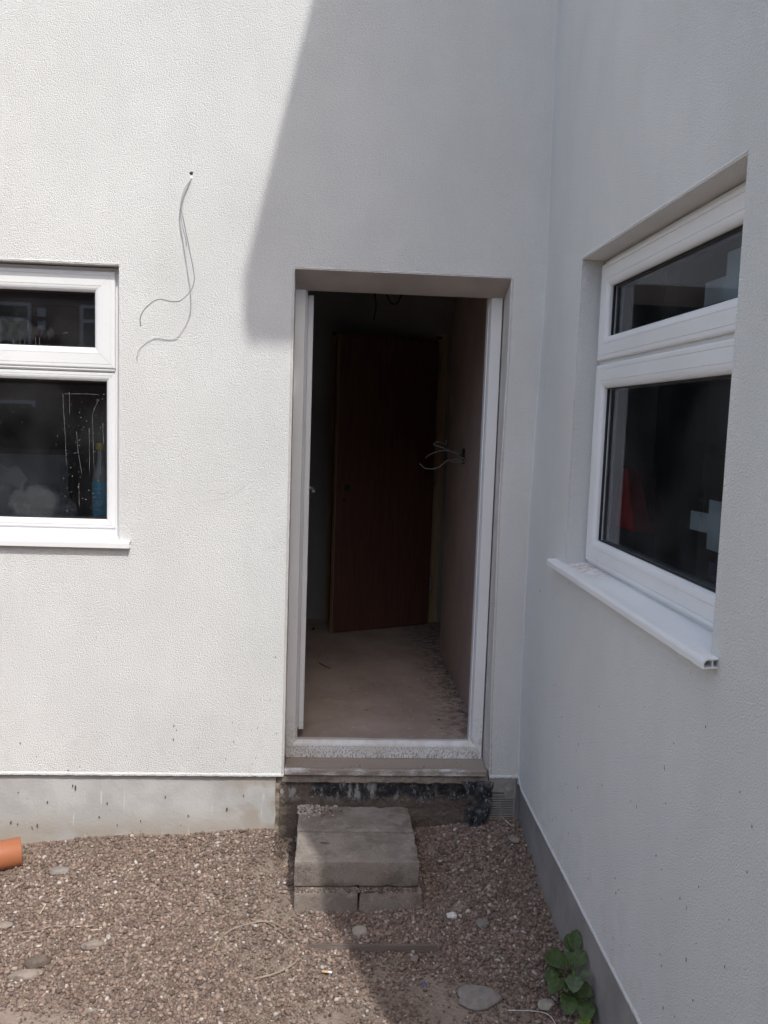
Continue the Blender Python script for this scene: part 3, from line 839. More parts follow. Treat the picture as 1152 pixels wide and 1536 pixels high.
# pine lining of the inner doorway
ln = MB(); ln.box(0.722, 0.752, BY-.035, BY+.125, ZF, 2.40); ln.box(0.754, 0.80, BY-.02, BY-.002, ZF, 2.44)
tag(ln.build('door_lining', MPINE, house), 'unpainted softwood lining beside the brown door')
MB().box(-0.01, 0.020, BY-.02, BY+.125, ZF, 2.40).build('door_lining', MPINE, house)
MB().box(0.021, 0.721, BY-.02, BY+.125, 2.385, 2.418).build('door_lining', MPINE, house)
# brown door, hinged right, ajar towards us
bd = empty('inner_door', (0.715, BY-.075, ZF), parent=house); tag(bd, 'dark reddish brown flush door standing ajar in the hall')
bd.rotation_euler = (0, 0, R(26))
bw, bh, bt = 0.755, 1.97, 0.040
MB().box(-bw, 0, -bt/2, bt/2, 0.008, bh).build('door_leaf', MBDOOR, bd)
MB().box(-bw-.003, -bw, -bt/2, bt/2, 0.008, bh).build('door_edge', MPINE, bd)
MB().box(-bw+.06, -bw+.10, -bt/2-.003, -bt/2, 0.96, 1.0).build('lock_hole', MGASK, bd)
mb = MB(); mb.tube([(-bw+.06, -bt/2-.002, 0.90), (-bw+.06, -bt/2+.004, .90)], .011, 10); mb.build('latch_hole', MGASK, bd)
for z in (0.25, 1.0, 1.75): MB().box(0.001, 0.010, -.03, .03, z, z+.09).build('hinge', MHAN, bd)
# loose cables
MCAB = simple('grey_cable_sheath', (0.20, 0.19, 0.18), 0.5)
MCABW = simple('white_cable_sheath', (0.62, 0.61, 0.58), 0.5)
hc = empty('cable_bundle', (0.71, 1.05, 1.65), 'bunch of loose grey cables sticking out of the plaster wall in the hall', 'cables')
for pts in ([(0, 0, 0.0), (-.05, -.02, .02), (-.11, .02, .025), (-.17, .06, 0.00), (-.19, .08, -.02)],
            [(0, .02, -.01), (-.04, .0, -.02), (-.08, .02, -.03), (-.13, .02, -.07), (-.19, .04, -.075), (-.225, .04, -.05)],
            [(0, -.01, .01), (-.03, -.05, .00), (-.02, -.10, -.005), (0.0, -.12, -.02), (-.035, -.11, -.03)],
            [(0, .03, 0), (-.08, .03, .03), (-.15, .05, .055), (-.13, .03, .07), (-.09, .05, .06), (-.085, .05, .085)],
            [(0, .0, -.015), (-.03, .03, -.02), (-.06, .01, -.03), (-.035, -.03, -.035)]):
    MB().tube(spline(pts, 6), .0034, 6).build('cable_end', MCAB, hc, True)
tag(MB().box(XR-.003, XR-.0005, 1.00, 1.085, 1.61, 1.69).build('back_box', MGASK, house), 'dark square back box in the plaster wall where the cables come out')
cc = empty('ceiling_cable', (0.26, 1.5, 2.80), 'dark cable loop hanging from the hall ceiling', 'cable')
MB().tube(spline([(0, 0, 0), (-.03, 0, -.2), (-.02, 0, -.32), (-.03, 0, -.40)], 6), .005, 6).build('cable_end', MGASK, cc, True)
MB().tube(spline([(0.02, 0, 0), (.03, 0, -.2), (.06, 0, -.29), (.10, 0, -.30), (.13, 0, -.24)], 6), .005, 6).build('cable_end', MGASK, cc, True)
# crumbs on the hall floor
def crumbs(name, pts, mat, lo, hi, sq=0.6):
    vs = []; fs = []
    base = [(1, 0, 0), (-1, 0, 0), (0, 1, 0), (0, -1, 0), (0, 0, 1), (0, 0, -1)]
    tri = [(0, 2, 4), (2, 1, 4), (1, 3, 4), (3, 0, 4), (2, 0, 5), (1, 2, 5), (3, 1, 5), (0, 3, 5)]
    for p in pts:
        r = random.uniform(lo, hi)*random.uniform(.6, 1); a = random.uniform(0, 6.28); ca, sa = math.cos(a), math.sin(a); b = len(vs)
        ex = random.uniform(.6, 1.6)
        for q in base:
            x, y, z = q[0]*r*ex*random.uniform(.7, 1.2), q[1]*r*random.uniform(.7, 1.2), q[2]*r*sq
            vs.append((p[0]+x*ca-y*sa, p[1]+x*sa+y*ca, p[2]+r*sq*.6+z))
        fs += [tuple(b+i for i in t) for t in tri]
    return mesh_obj(name, vs, fs, mat)
MDEB = simple('dark_debris', (0.07, 0.058, 0.05), 0.9)
MDEBL = simple('pale_debris', (0.52, 0.48, 0.43), 0.9)
pts = [(XR-.004-abs(random.gauss(0, .035)), random.uniform(.35, 1.6), ZF+.002) for _ in range(260)]
pts += [(random.uniform(-.05, .70), random.uniform(.25, 1.9), ZF+.002) for _ in range(70)]
tag(crumbs('floor_debris', pts, MDEB, .002, .0055), 'dark crumbs and dirt swept along the foot of the plaster wall', 'debris', kind='stuff')
pts = [(random.uniform(-.05, .70), random.uniform(.25, 2.0), ZF+.002) for _ in range(90)]
tag(crumbs('pale_floor_debris', pts, MDEBL, .002, .006), 'pale plaster crumbs scattered over the hall floor', 'debris', kind='stuff')
tag(MB().tube([(-.030, 1.34, ZF+.012), (.034, 1.245, ZF+.008)], .0028, 6).build('stick', MDEB), 'thin dark stick lying on the hall floor', 'stick')
o = crumbs('rubble_lump', [(-.082, 2.18, ZF)], MDEB, .016, .017, .9); tag(o, 'small dark lump on the hall floor left of the brown door', 'rubble')

# ------------------------------------------------------------ rooms behind the windows
def room(x0, x1, y0, y1, zf, zc, wm, skip=()):
    q = {'x0': [(x0, y0, zf), (x0, y1, zf), (x0, y1, zc), (x0, y0, zc)], 'x1': [(x1, y0, zf), (x1, y1, zf), (x1, y1, zc), (x1, y0, zc)],
         'y0': [(x0, y0, zf), (x1, y0, zf), (x1, y0, zc), (x0, y0, zc)], 'y1': [(x0, y1, zf), (x1, y1, zf), (x1, y1, zc), (x0, y1, zc)]}
    for k, v in q.items():
        if k not in skip: room_quad('inner_wall', v, wm)
    room_quad('floor', [(x0, y0, zf), (x1, y0, zf), (x1, y1, zf), (x0, y1, zf)], MFLOOR)
    room_quad('ceiling', [(x0, y0, zc), (x1, y0, zc), (x1, y1, zc), (x0, y1, zc)], MCEIL)
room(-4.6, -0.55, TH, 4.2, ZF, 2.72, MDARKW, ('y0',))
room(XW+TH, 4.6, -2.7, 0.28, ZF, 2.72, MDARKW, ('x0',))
# inner window boards
tag(MB().box(LW[0]-.04, LW[1]+.04, 0.145, 0.36, 1.293, 1.316).build('window_board', MU, house), 'white board inside the left window')
mb = MB(); mb.prism([(0.172, 1.318), (0.172, 1.340), (0.37, 1.340), (0.37, 1.318)], RW[0]-.04, RW[1]+.04, lambda p, s: W3('R', s, p[0], p[1])); tag(mb.build('window_board', MU, house), 'white board inside the wing window')

# things standing inside the left window
MBLUE = simple('blue_label', (0.09, 0.55, 0.85), 0.4); MYEL = simple('yellow_plastic', (0.65, 0.50, 0.02), 0.4)
MCLR = simple('cloudy_clear_plastic', (0.42, 0.43, 0.42), 0.25, spec=0.7); MRED = simple('red_plastic', (0.40, 0.02, 0.018), 0.4)
ZB = 1.316
bt_ = empty('spray_bottle', (-0.985, 0.215, ZB), 'tall bottle with blue label and yellow cap inside the left window', 'bottle')
def lathe(prof, seg=20, sx=1, sy=1):
    mb = MB(); n = len(prof)
    for (r, z) in prof:
        for k in range(seg):
            a = 2*math.pi*k/seg; mb.v.append((r*math.cos(a)*sx, r*math.sin(a)*sy, z))
    for i in range(n-1):
        for k in range(seg):
            k2 = (k+1) % seg; mb.f.append((i*seg+k, i*seg+k2, (i+1)*seg+k2, (i+1)*seg+k))
    mb.f.append(tuple(range(seg))); mb.f.append(tuple((n-1)*seg+k for k in reversed(range(seg))))
    return mb
lathe([(.030, 0), (.033, .006), (.033, .06), (.033, .21), (.028, .25), (.014, .29), (.011, .335), (.011, .345)]).build('bottle_body', MCLR, bt_, True)
lathe([(.0335, .062), (.0338, .064), (.0338, .204), (.0335, .206)]).build('label', MBLUE, bt_, True)
for k in range(6): MB().box(-.020, .012, -.0345, -.0338, .085+k*.018, .088+k*.018).build('text_line', simple('pale_print', (.55, .7, .8), .5), bt_)
lathe([(.017, .342), (.018, .345), (.018, .368), (.016, .372)]).build('cap', MYEL, bt_, True)
rb = empty('small_red_bottle', (-0.922, 0.235, ZB), 'short red and white tub in the corner behind the left window', 'tub')
lathe([(.020, 0), (.021, .004), (.021, .07), (.019, .075)]).build('tub_body', MU, rb, True)
lathe([(.0215, .075), (.022, .08), (.022, .13), (.018, .134)]).build('tub_lid', MRED, rb, True)
# crumpled clear bag
def crumple(name, c, s, mat, seed, amp=.35, par=None, sub=4):
    bm = bmesh.new(); bmesh.ops.create_icosphere(bm, subdivisions=sub, radius=1)
    for v in bm.verts:
        n_ = v.co.normalized(); k = 1+amp*noise.fractal(n_*1.6+Vector((seed, 0, 0)), 1, 2, 2)+amp*.9*abs(noise.noise(n_*4.2+Vector((seed, 3, 0))))
        v.co = Vector((n_.x*s[0]*k, n_.y*s[1]*k, max(-s[2]*.7, n_.z*s[2]*k)))
    o = bm_obj(name, bm, mat, par, False); o.location = c
    return o
MBAG = NB('clear_crumpled_polythene')
MBAG.p.inputs['Alpha'].default_value = 0.34
MBAG = MBAG.fin((0.42, 0.42, 0.42), 0.22, spec=0.8)
o = crumple('plastic_bag', (-1.43, 0.27, ZB+.09), (.11, .07, .12), MBAG, 3.3, .6, None, 3); tag(o, 'crumpled clear plastic bag behind the left window, at the photo edge', 'bag')
o = crumple('plastic_sheet', (-1.26, 0.30, ZB+.07), (.13, .06, .09), MBAG, 8.1, .5, None, 3); tag(o, 'heap of clear plastic sheeting beside the blue labelled bottle', 'sheeting')
MGB = simple('grey_worktop_box', (0.16, 0.17, 0.18), 0.6)
tag(MB().box(-2.6, -1.24, 0.62, 1.25, ZF, 1.61).build('storage_box', MGB), 'large plain grey box standing in the room behind the left window', 'box')
mb = MB(); mb.tube(spline([(-1.18, .20, ZB+.006), (-1.10, .19, ZB+.006), (-1.04, .19, ZB+.02), (-1.0, .185, ZB+.06)], 8), .004, 6)
tag(mb.build('thin_cable', MCABW, None, True), 'thin pale cable curving up to the blue labelled bottle', 'cable')

# things inside the wing window
wx = XW+.172
ct = empty('red_container', (1.022, -0.72, 1.340), 'red tapering container with a dark base standing inside the wing window', 'container')
mb = MB()
for (z, y0_, y1_, hw) in ((.150, -.120, .092, .030), (.165, -.115, .095, .031), (.24, -.055, .092, .026), (.33, .010, .088, .018), (.352, .028, .084, .015)):
    for (x, y) in ((-hw, y0_), (hw, y0_), (hw, y1_), (-hw, y1_)): mb.v.append((x, y, z))
for i in range(4):
    for k in range(4): mb.f.append((i*4+k, i*4+(k+1) % 4, (i+1)*4+(k+1) % 4, (i+1)*4+k))
mb.f += [(0, 3, 2, 1), (16, 17, 18, 19)]
mb.build('container_body', MRED, ct); MB().box(-.033, .033, -.125, .097, -.0, .1495).build('container_base', MGASK, ct)
MSHT = simple('pale_blue_white_card', (0.55, 0.60, 0.63), 0.6)
def card(u0, u1, v0, v1, w, label, tilt=0):
    mb = MB(); mb.prism([(w, v0), (w+.003, v0), (w+.003, v1), (w, v1)], u0, u1, lambda p, s: (XW+p[0], -s, p[1]+(s-u0)*tilt))
    tag(mb.build('card_sheet', MSHT), label, 'card')
card(1.235, 1.352, 1.552, 1.604, .150, 'wide pale card low inside the wing window, left of the upright one', .03)
card(1.356, 1.50, 1.515, 1.645, .146, 'upright pale card low inside the wing window, nearest its near edge', .0)
card(1.225, 1.350, 2.160, 2.222, .150, 'pale card high inside the wing window, the lower of two', 0)
card(1.356, 1.52, 2.150, 2.278, .146, 'tall pale card high inside the wing window at the near edge', 0)
tag(MB().box(wx+.02, wx+.16, -1.60, -1.28, 1.340, 1.47).build('blue_crate', simple('dark_blue_plastic', (.02, .03, .12), .5)), 'dark blue tray under the pale cards in the wing window', 'tray')

# ------------------------------------------------------------ eaves and roof (cast the shade)
ev = MB()
EX = 0.655; EY = 3.0; EZ = 6.62
ev.prism([(EX, EZ-.10), (EX+.0, EZ+.12), (XW+2.6, EZ+2.0), (XW+5.45, EZ+.12), (XW+5.45, EZ-.10)], -EY, 5.2, lambda p, t: (p[0], t, p[1]))
tag(ev.build('roof', simple('dark_roof_tiles', (.07, .06, .055), .8), house), 'roof over the wing')
sf = MB(); sf.box(EX, XW+5.4, -EY, -L+.005, HT+.24, EZ-.101); sf.box(EX+.001, XW+.01, -L+.006, 5.2, HT+.10, EZ-.102); tag(sf.build('soffit_box', MU, house), 'white soffit box under the wing roof')
rf = MB(); rf.prism([(-0.25, HT), (-0.25, HT+.12), (2.6, HT+1.9), (5.3, HT+.12), (5.3, HT)], WX0-.2, EX-.004, lambda p, t: (t, p[0]+.0, p[1])) if False else rf.prism([(0.0, HT), (0.0, HT+.10), (2.6, HT+1.9), (5.3, HT+.10), (5.3, HT)], WX0-.2, EX-.004, lambda p, t: (t, p[0], p[1]))
tag(rf.build('roof', simple('dark_roof_tile', (.07, .06, .055), .8), house), 'roof over the back range')
MB().box(XW+.02, XW+5.18, -L+.02, 4.9, HT-.1, HT+.02).build('ceiling', MGREYW, house)
MB().box(WX0+.02, XW+.1, .02, 4.9, HT-.12, HT-.01).build('ceiling', MGREYW, house)
MB().box(WX0+.02, XW+TH, TH+.02, 4.9, 2.95, 3.05).build('ceiling', MGREYW, house)

# ------------------------------------------------------------ surroundings seen in the window glass
def far_house(name_label, x0, x1, y0, y1, h, face, wins, mat):
    hs = empty('brick_house', ((x0+x1)/2, (y0+y1)/2, 0), name_label, 'house'); ox, oy = hs.location[0], hs.location[1]
    MB().box(x0-ox, x1-ox, y0-oy, y1-oy, -.1, h).build('wall', mat, hs)
    mb = MB()
    if face == 'y': mb.prism([(y0-.4-oy, h), ((y0+y1)/2-oy, h+2.6), (y1+.4-oy, h)], x0-.3-ox, x1+.3-ox, lambda p, t: (t, p[0], p[1]))
    else: mb.prism([(x0-.4-ox, h), ((x0+x1)/2-ox, h+2.6), (x1+.4-ox, h)], y0-.3-oy, y1+.3-oy, lambda p, t: (p[0], t, p[1]))
    mb.build('roof', simple('brown_roof_tiles', (.09, .06, .05), .8), hs)
    for (a, b, c, d) in wins:
        f = MB(); e = .07
        def bx(u0, u1, v0, v1, pr):
            if face == 'y': f.box(u0-ox, u1-ox, y1-oy-.02, y1-oy+pr, v0, v1)
            else: f.box(x1-ox-.02, x1-ox+pr, u0-oy, u1-oy, v0, v1)
        bx(a, b, c, c+e, .04); bx(a, b, d-e, d, .04); bx(a, a+e, c+e, d-e, .04); bx(b-e, b, c+e, d-e, .04); bx(a+e, b-e, c+(d-c)*.62, c+(d-c)*.62+e, .039); bx((a+b)/2-e/2, (a+b)/2+e/2, c+e, c+(d-c)*.62, .038)
        w_ = f.build('window', MU, hs)
        f = MB(); bx(a+e, b-e, c+e, d-e, .012); f.build('pane', simple('dark_pane', (.02, .025, .03), .1), w_)
    return hs
OPP = far_house('red brick house across the garden, seen reflected in the left window', -17, 7, -21, -14, 5.4, 'y',
    [(-7.2, -5.96, 2.95, 3.90), (-5.02, -3.9, 3.0, 3.90), (-2.0, -.6, 2.95, 3.9), (1.6, 3.0, 2.95, 3.9), (-13, -11.4, 2.95, 3.9), (-7.2, -5.9, .9, 2.0), (-2.0, -.6, .9, 2.0), (2.0, 3.4, .9, 2.0)], MBRICK)
ox, oy = OPP.location[0], OPP.location[1]
for z in (3.72, 3.48): MB().box(-5.82-ox, -5.66-ox, -14.005-oy, -13.93-oy, z-.08, z+.08).build('wall_vent', MU, OPP)
MFEN = mat_wood('dark_stained_fence_board', (.045, .03, .022), (.085, .06, .045), 'z', .85)
def fence(p, q, h, label):
    p = Vector((*p, 0)); q = Vector((*q, 0)); d = q-p; ln_ = d.length
    fe = empty('garden_fence', p, label, 'fence'); fe.rotation_euler = (0, 0, math.atan2(d.y, d.x))
    n_ = int(ln_/.145); bm_ = MB().box(0, .152, -.009, .009, -.05, h)
    first = bm_.build('board', MFEN, fe)
    for k in range(1, n_):
        o_ = link(bpy.data.objects.new('board', first.data), fe); o_.location = (k*.145, .006 if k % 2 else -.006, .01*math.sin(k*1.7))
    pm = MB().box(-.05, .05, -.11, -.02, -.05, h+.06).build('post', MFEN, fe)
    for k in range(1, int(ln_/1.8)+1):
        o_ = link(bpy.data.objects.new('post', pm.data), fe); o_.location = (k*1.8, 0, 0)
    MB().box(0, ln_, .016, .05, .35, .42).build('rail', MFEN, fe); MB().box(0, ln_, .016, .05, 1.4, 1.47).build('rail', MFEN, fe)
fence((9, -8), (-5.6, -8), 1.85, 'dark wooden board fence across the end of the garden')
fence((-5.6, -8), (-5.6, 0.5), 1.85, 'dark wooden board fence down the left side of the garden')

# ------------------------------------------------------------ ground
def gh(x, y):
    yy = max(0.0, -y)
    back = np.interp(x, [-1.6, -1.3, -1.15, -.8, -.25, .1, .5, .85], [-.03, -.015, .0, .042, .062, .05, .078, .088])
    right = 0.03*math.exp(-((x-.86)/.25)**2)*math.exp(-((yy-.1)/.5)**2)
    h = back*math.exp(-(yy/.42)**2) + right
    h += 0.016*noise.noise(Vector((x*2.3, y*2.3, 5))) + 0.007*noise.noise(Vector((x*7, y*7, 1)))
    # hollow beside the left flank of the steps
    h -= 0.055*math.exp(-((x+.135)/.045)**2)*math.exp(-((yy-.10)/.16)**2)
    h -= 0.020*math.exp(-((x-.14)/.26)**2)*math.exp(-((yy-.56)/.10)**2)
    fade = max(0.0, 1-max(0, abs(x+.5)-3.5)/2)
    if -0.11 < x < 0.395 and 0 < yy < 0.5: h = min(h, 0.02)
    return h*fade - 0.006
gx = [-90, -40, -20, -10, -6, -4.5, -3.6] + list(np.arange(-3.0, 0.90, .03)) + [1.5, 3, 6, 12, 30, 90]
gy = [-90, -40, -22, -12, -7, -4.5, -3.6] + list(np.arange(-3.0, 0.07, .03)) + [1, 3, 8, 20, 60]
vs = []; fs = []
for x in gx:
    for y in gy: vs.append((x, y, gh(x, y) if (-3.1 < x < .95 and -3.1 < y < .1) else -0.02))
ny = len(gy)
for i in range(len(gx)-1):
    for j in range(ny-1): q = i*ny+j; fs.append((q, q+ny, q+ny+1, q+1))
gr = mesh_obj('ground', vs, fs, MGND, None, True); tag(gr, kind='structure')
if gr.data.polygons[0].normal.z < 0: gr.data.flip_normals()

# ------------------------------------------------------------ gravel
def mudness(x, y):
    """bare, trodden patches where fewer stones lie"""
    m = 0
    for (cx, cy, rx, ry, s) in ((.38, -1.05, .22, .15, 1.25), (.26, -.90, .20, .08, .75), (-.92, -1.10, .26, .09, 1.2), (.06, -1.12, .12, .08, 1.25), (-.62, -1.12, .2, .06, .8), (.55, -1.28, .25, .12, .8), (-.5, -1.25, .3, .10, .5)):
        m = max(m, s*math.exp(-((x-cx)/rx)**2-((y-cy)/ry)**2))
    q_ = noise.fractal(Vector((x*2.6, y*2.6, 8)), 1, 2, 4)
    m = max(m, .62*sstep(.18, .5, q_))
    return min(.92, m*(.75+.6*noise.noise(Vector((x*9, y*9, 4)))))
bm = bmesh.new(); bmesh.ops.create_icosphere(bm, subdivisions=1, radius=1)
ICO_V = np.array([v.co[:] for v in bm.verts]); ICO_F = np.array([[v.index for v in f.verts] for f in bm.faces]); bm.free()
# low-poly stone: plain icosahedron (12 verts, 20 faces)
phi = (1+5**.5)/2
ICO = np.array([(-1,phi,0),(1,phi,0),(-1,-phi,0),(1,-phi,0),(0,-1,phi),(0,1,phi),(0,-1,-phi),(0,1,-phi),(phi,0,-1),(phi,0,1),(-phi,0,-1),(-phi,0,1)], float); ICO /= np.linalg.norm(ICO[0])
IF = np.array([(0,11,5),(0,5,1),(0,1,7),(0,7,10),(0,10,11),(1,5,9),(5,11,4),(11,10,2),(10,7,6),(7,1,8),(3,9,4),(3,4,2),(3,2,6),(3,6,8),(3,8,9),(4,9,5),(2,4,11),(6,2,10),(8,6,7),(9,8,1)])
def rand_rot(n, tilt):
    ax = rng.normal(size=(n, 3)); ax[:, 2] *= .3; ax /= np.linalg.norm(ax, axis=1)[:, None]
    a = rng.normal(0, tilt, n); yawv = rng.uniform(0, 2*np.pi, n)
    K = np.zeros((n, 3, 3)); K[:, 0, 1] = -ax[:, 2]; K[:, 0, 2] = ax[:, 1]; K[:, 1, 0] = ax[:, 2]; K[:, 1, 2] = -ax[:, 0]; K[:, 2, 0] = -ax[:, 1]; K[:, 2, 1] = ax[:, 0]
    Rm = np.eye(3)+np.sin(a)[:, None, None]*K+(1-np.cos(a))[:, None, None]*(K@K)
    Z = np.zeros((n, 3, 3)); Z[:, 0, 0] = np.cos(yawv); Z[:, 0, 1] = -np.sin(yawv); Z[:, 1, 0] = np.sin(yawv); Z[:, 1, 1] = np.cos(yawv); Z[:, 2, 2] = 1
    return Rm@Z
PAL = np.array([(.235, .180, .150), (.295, .232, .194), (.35, .283, .238), (.195, .147, .127), (.27, .220, .192), (.40, .338, .292), (.255, .186, .152), (.155, .122, .108)])
def stones(name, pos, size, tilt=.45, flat=(.45, .8), bright=.035, dark=None, lab=None):
    n = len(pos)
    k = IF.shape[0]
    sc = np.stack([size*rng.uniform(.95, 1.35, n), size*rng.uniform(.65, .95, n), size*rng.uniform(flat[0], flat[1], n)], 1)
    V = ICO[None]*(1+rng.uniform(-.24, .20, (n, 12, 1)))*sc[:, None, :]
    Rm = rand_rot(n, tilt)
    V = np.einsum('nij,nkj->nki', Rm, V) + pos[:, None, :]
    V = V.reshape(-1, 3)
    Fc = (IF[None]+12*np.arange(n)[:, None, None]).reshape(-1, 3)
    me = bpy.data.meshes.new(name)
    me.vertices.add(len(V)); me.vertices.foreach_set('co', V.ravel())
    me.loops.add(Fc.size); me.loops.foreach_set('vertex_index', Fc.ravel().astype(np.int32))
    me.polygons.add(len(Fc)); me.polygons.foreach_set('loop_start', np.arange(0, Fc.size, 3, dtype=np.int32))
    me.update(calc_edges=True)
    c = PAL[rng.integers(0, len(PAL), n)]*rng.uniform(.66, 1.22, (n, 1))*.83*np.array([1.05, .965, .925])
    br = rng.random(n) < bright; c[br] = np.array([.50, .455, .41])*rng.uniform(.75, 1.15, (br.sum(), 1))
    if dark is not None: c *= dark[:, None]
    ca = np.ones((n, 4)); ca[:, :3] = c
    at = me.attributes.new('tint', 'FLOAT_COLOR', 'FACE'); at.data.foreach_set('color', np.repeat(ca, k, 0).ravel())
    me.materials.append(MGRAV); me.validate()
    o = bpy.data.objects.new(name, me); link(o); return o
P_ = []; S_ = []; D_ = []
def layer(x0, x1, y0, y1, sp, smin, smax, zoff, keep):
    nx_ = int((x1-x0)/sp); ny_ = int((y1-y0)/sp)
    for i in range(nx_):
        for j in range(ny_):
            x = x0+(i+random.random())*sp; y = y0+(j+random.random())*sp
            m = mudness(x, y)
            if random.random() > keep*(1-m): continue
            if -0.10 < x < 0.385 and -0.475 < y: continue
            if -0.092 < x < 0.378 and -0.512 < y: continue
            if y > 0.006 or x > XW+.008: continue
            s = random.uniform(smin, smax)*(1-.35*m)
            P_.append((x, y, gh(x, y)+s*random.uniform(.05, .55)+zoff)); S_.append(s)
            dk = 1.0
            if y > -.16 and -.19 < x < -.095: dk = .32
            D_.append(dk*(1-.15*m))
layer(-2.0, XW+.01, -1.75, .008, .0085, .0038, .0076, .0, .95)
layer(-2.0, XW+.01, -1.75, .008, .0165, .0058, .0114, .003, .75)
layer(-3.0, -2.0, -2.9, .008, .017, .007, .011, .0, .9)
layer(-2.0, XW+.01, -2.9, -1.75, .017, .007, .011, .0, .9)
g_ = stones('gravel', np.array(P_), np.array(S_), dark=np.array(D_))
tag(g_, 'crushed pinkish brown gravel covering the ground', 'gravel', kind='stuff')

# ------------------------------------------------------------ concrete blocks (the steps)
def block(dims, seed, chip=.004):
    bm = bmesh.new(); bmesh.ops.create_cube(bm, size=1)
    for v in bm.verts: v.co = Vector((v.co.x*dims[0], v.co.y*dims[1], v.co.z*dims[2]))
    bmesh.ops.bevel(bm, geom=bm.edges[:], offset=.0050, segments=2, affect='EDGES', profile=.6)
    for _ in range(4):
        es = [e for e in bm.edges if e.calc_length() > .022]
        if not es: break
        bmesh.ops.subdivide_edges(bm, edges=es, cuts=1, use_grid_fill=True)
    bmesh.ops.triangulate(bm, faces=[f for f in bm.faces if len(f.verts) > 4])
    hx, hy, hz = dims[0]/2, dims[1]/2, dims[2]/2
    for v in bm.verts:
        p = v.co; q = p+Vector((seed*3.1, seed, 0))
        ed_ = sum(1 for a_, h_ in ((p.x, hx), (p.y, hy), (p.z, hz)) if abs(a_) > h_-.009)
        n_ = noise.fractal(q*14, 1, 2, 4)
        p -= p.normalized()*0.0016*n_
        if ed_ >= 2:
            cfac = max(0, noise.noise(q*26)-.2)*chip*3.2
            p.x -= math.copysign(cfac, p.x) if abs(p.x) > hx-.009 else 0
            p.y -= math.copysign(cfac, p.y) if abs(p.y) > hy-.009 else 0
            p.z -= math.copysign(cfac, p.z) if abs(p.z) > hz-.009 else 0
    return bm
c1, c2 = (0.235, 0.203, 0.178), (0.335, 0.297, 0.262)
specs = [((.143, -.1175, .1225), (.470, .226, .096), 0, 1.0, 'rear concrete block of the upper step, against the black footing, mortar on its left corner', 0),
         ((.144, -.358, .1225), (.470, .236, .098), -.4, 2.0, 'front concrete block of the upper step, with a dark chip hole on top', 0),
         ((.029, -.292, .018), (.236, .440, .100), 0, 3.0, 'left of the two lower concrete blocks under the step', 0),
         ((.269, -.290, .017), (.236, .440, .100), .6, 4.0, 'right of the two lower concrete blocks under the step', 0)]
for i, (loc, dm, rz, sd, lb, _) in enumerate(specs):
    o = bm_obj('concrete_block', block(dm, sd, .004 if i < 2 else .006), mat_concrete('concrete_block_%s' % ('a', 'b', 'c', 'd')[i], c1, c2, white=(i == 0), seedoff=sd), None, True)
    o.data.set_sharp_from_angle(angle=R(38))
    o.location = loc; o.rotation_euler = (0, 0, R(rz))
    tag(o, lb, 'concrete block', 'concrete blocks stacked as a step')
# mortar rubble on rear block, grit on the lower ledge
n = 170; px = np.clip(np.abs(rng.normal(0, .09, n)), 0, .30)-.088; py = -np.abs(rng.normal(.01, .035, n))-.006
pos = np.stack([px, np.clip(py, -.12, -.004), np.full(n, .173)], 1)
g2 = stones('mortar_crumbs', pos, rng.uniform(.003, .008, n), bright=.45); WHITE = 1; tag(g2, 'mortar crumbs and grit on the rear block of the step', 'rubble', kind='stuff')
n = 130; pos = np.stack([rng.normal(-.068, .022, n).clip(-.09, 0), -np.abs(rng.normal(.02, .03, n)).clip(.004, .12), np.full(n, .1725)], 1)
g5 = stones('white_mortar_crumbs', pos, rng.uniform(.004, .010, n), bright=.95, flat=(.3, .5)); tag(g5, 'whitish crumbled mortar on the left corner of the rear step block', 'rubble', kind='stuff')
n = 240; pos = np.stack([rng.uniform(-.085, .37, n), rng.uniform(-.508, -.479, n), np.full(n, .0705)], 1)
g3 = stones('ledge_grit', pos, rng.uniform(.003, .007, n), bright=.03, dark=np.full(n, .8)); tag(g3, 'grit lying along the narrow ledge of the lower blocks', 'grit', kind='stuff')
n = 60; pos = np.stack([rng.uniform(-.15, .70, n), rng.uniform(-.004, .05, n), np.full(n, .318)], 1); pos[:, 2] += pos[:, 1]*.25
g4 = stones('sill_grit', pos, rng.uniform(.0012, .003, n), bright=.02, dark=np.full(n, .5)); tag(g4, 'tiny dark grit on the muddy door sill', 'grit', kind='stuff')

# ------------------------------------------------------------ single stones and litter
SM = [mat_stone('pale_limestone', (.27, .24, .205), (.38, .345, .30)), mat_stone('brown_stone', (.20, .165, .14), (.29, .245, .21)),
      mat_stone('dark_brown_stone', (.11, .085, .07), (.17, .135, .11)), mat_stone('white_stone', (.55, .54, .52), (.72, .71, .68)), mat_stone('grey_cement_lump', (.19, .17, .155), (.265, .24, .22))]
def stone(x, y, s, m, label, seed, dz=0.0, rz=0, cat='stone', nm='stone'):
    bm = bmesh.new(); bmesh.ops.create_icosphere(bm, subdivisions=3, radius=1)
    for v in bm.verts:
        n_ = v.co.normalized()
        k = 1+.30*noise.noise(n_*1.3+Vector((seed, 0, 0)))+.07*noise.fractal(n_*4+Vector((0, seed, 0)), 1, 2, 3)
        v.co = Vector((n_.x*s[0]*k, n_.y*s[1]*k, n_.z*s[2]*k))
    o = bm_obj(nm, bm, SM[m], None, True); o.location = (x, y, gh(x, y)+s[2]*.45+dz); o.rotation_euler = (0, 0, rz)
    return tag(o, label, cat)
stone(.150, -.655, (.027, .021, .017), 0, 'rounded pale stone just in front of the lower blocks', 1.2, .006)
stone(.514, -1.013, (.072, .058, .014), 4, 'large flat grey lump of cement in the shaded gravel', 2.5, .004, .3, 'cement lump', 'cement_lump')
stone(.496, -.565, (.020, .015, .011), 3, 'small white stone in the gravel right of the step', 3.3, .006)
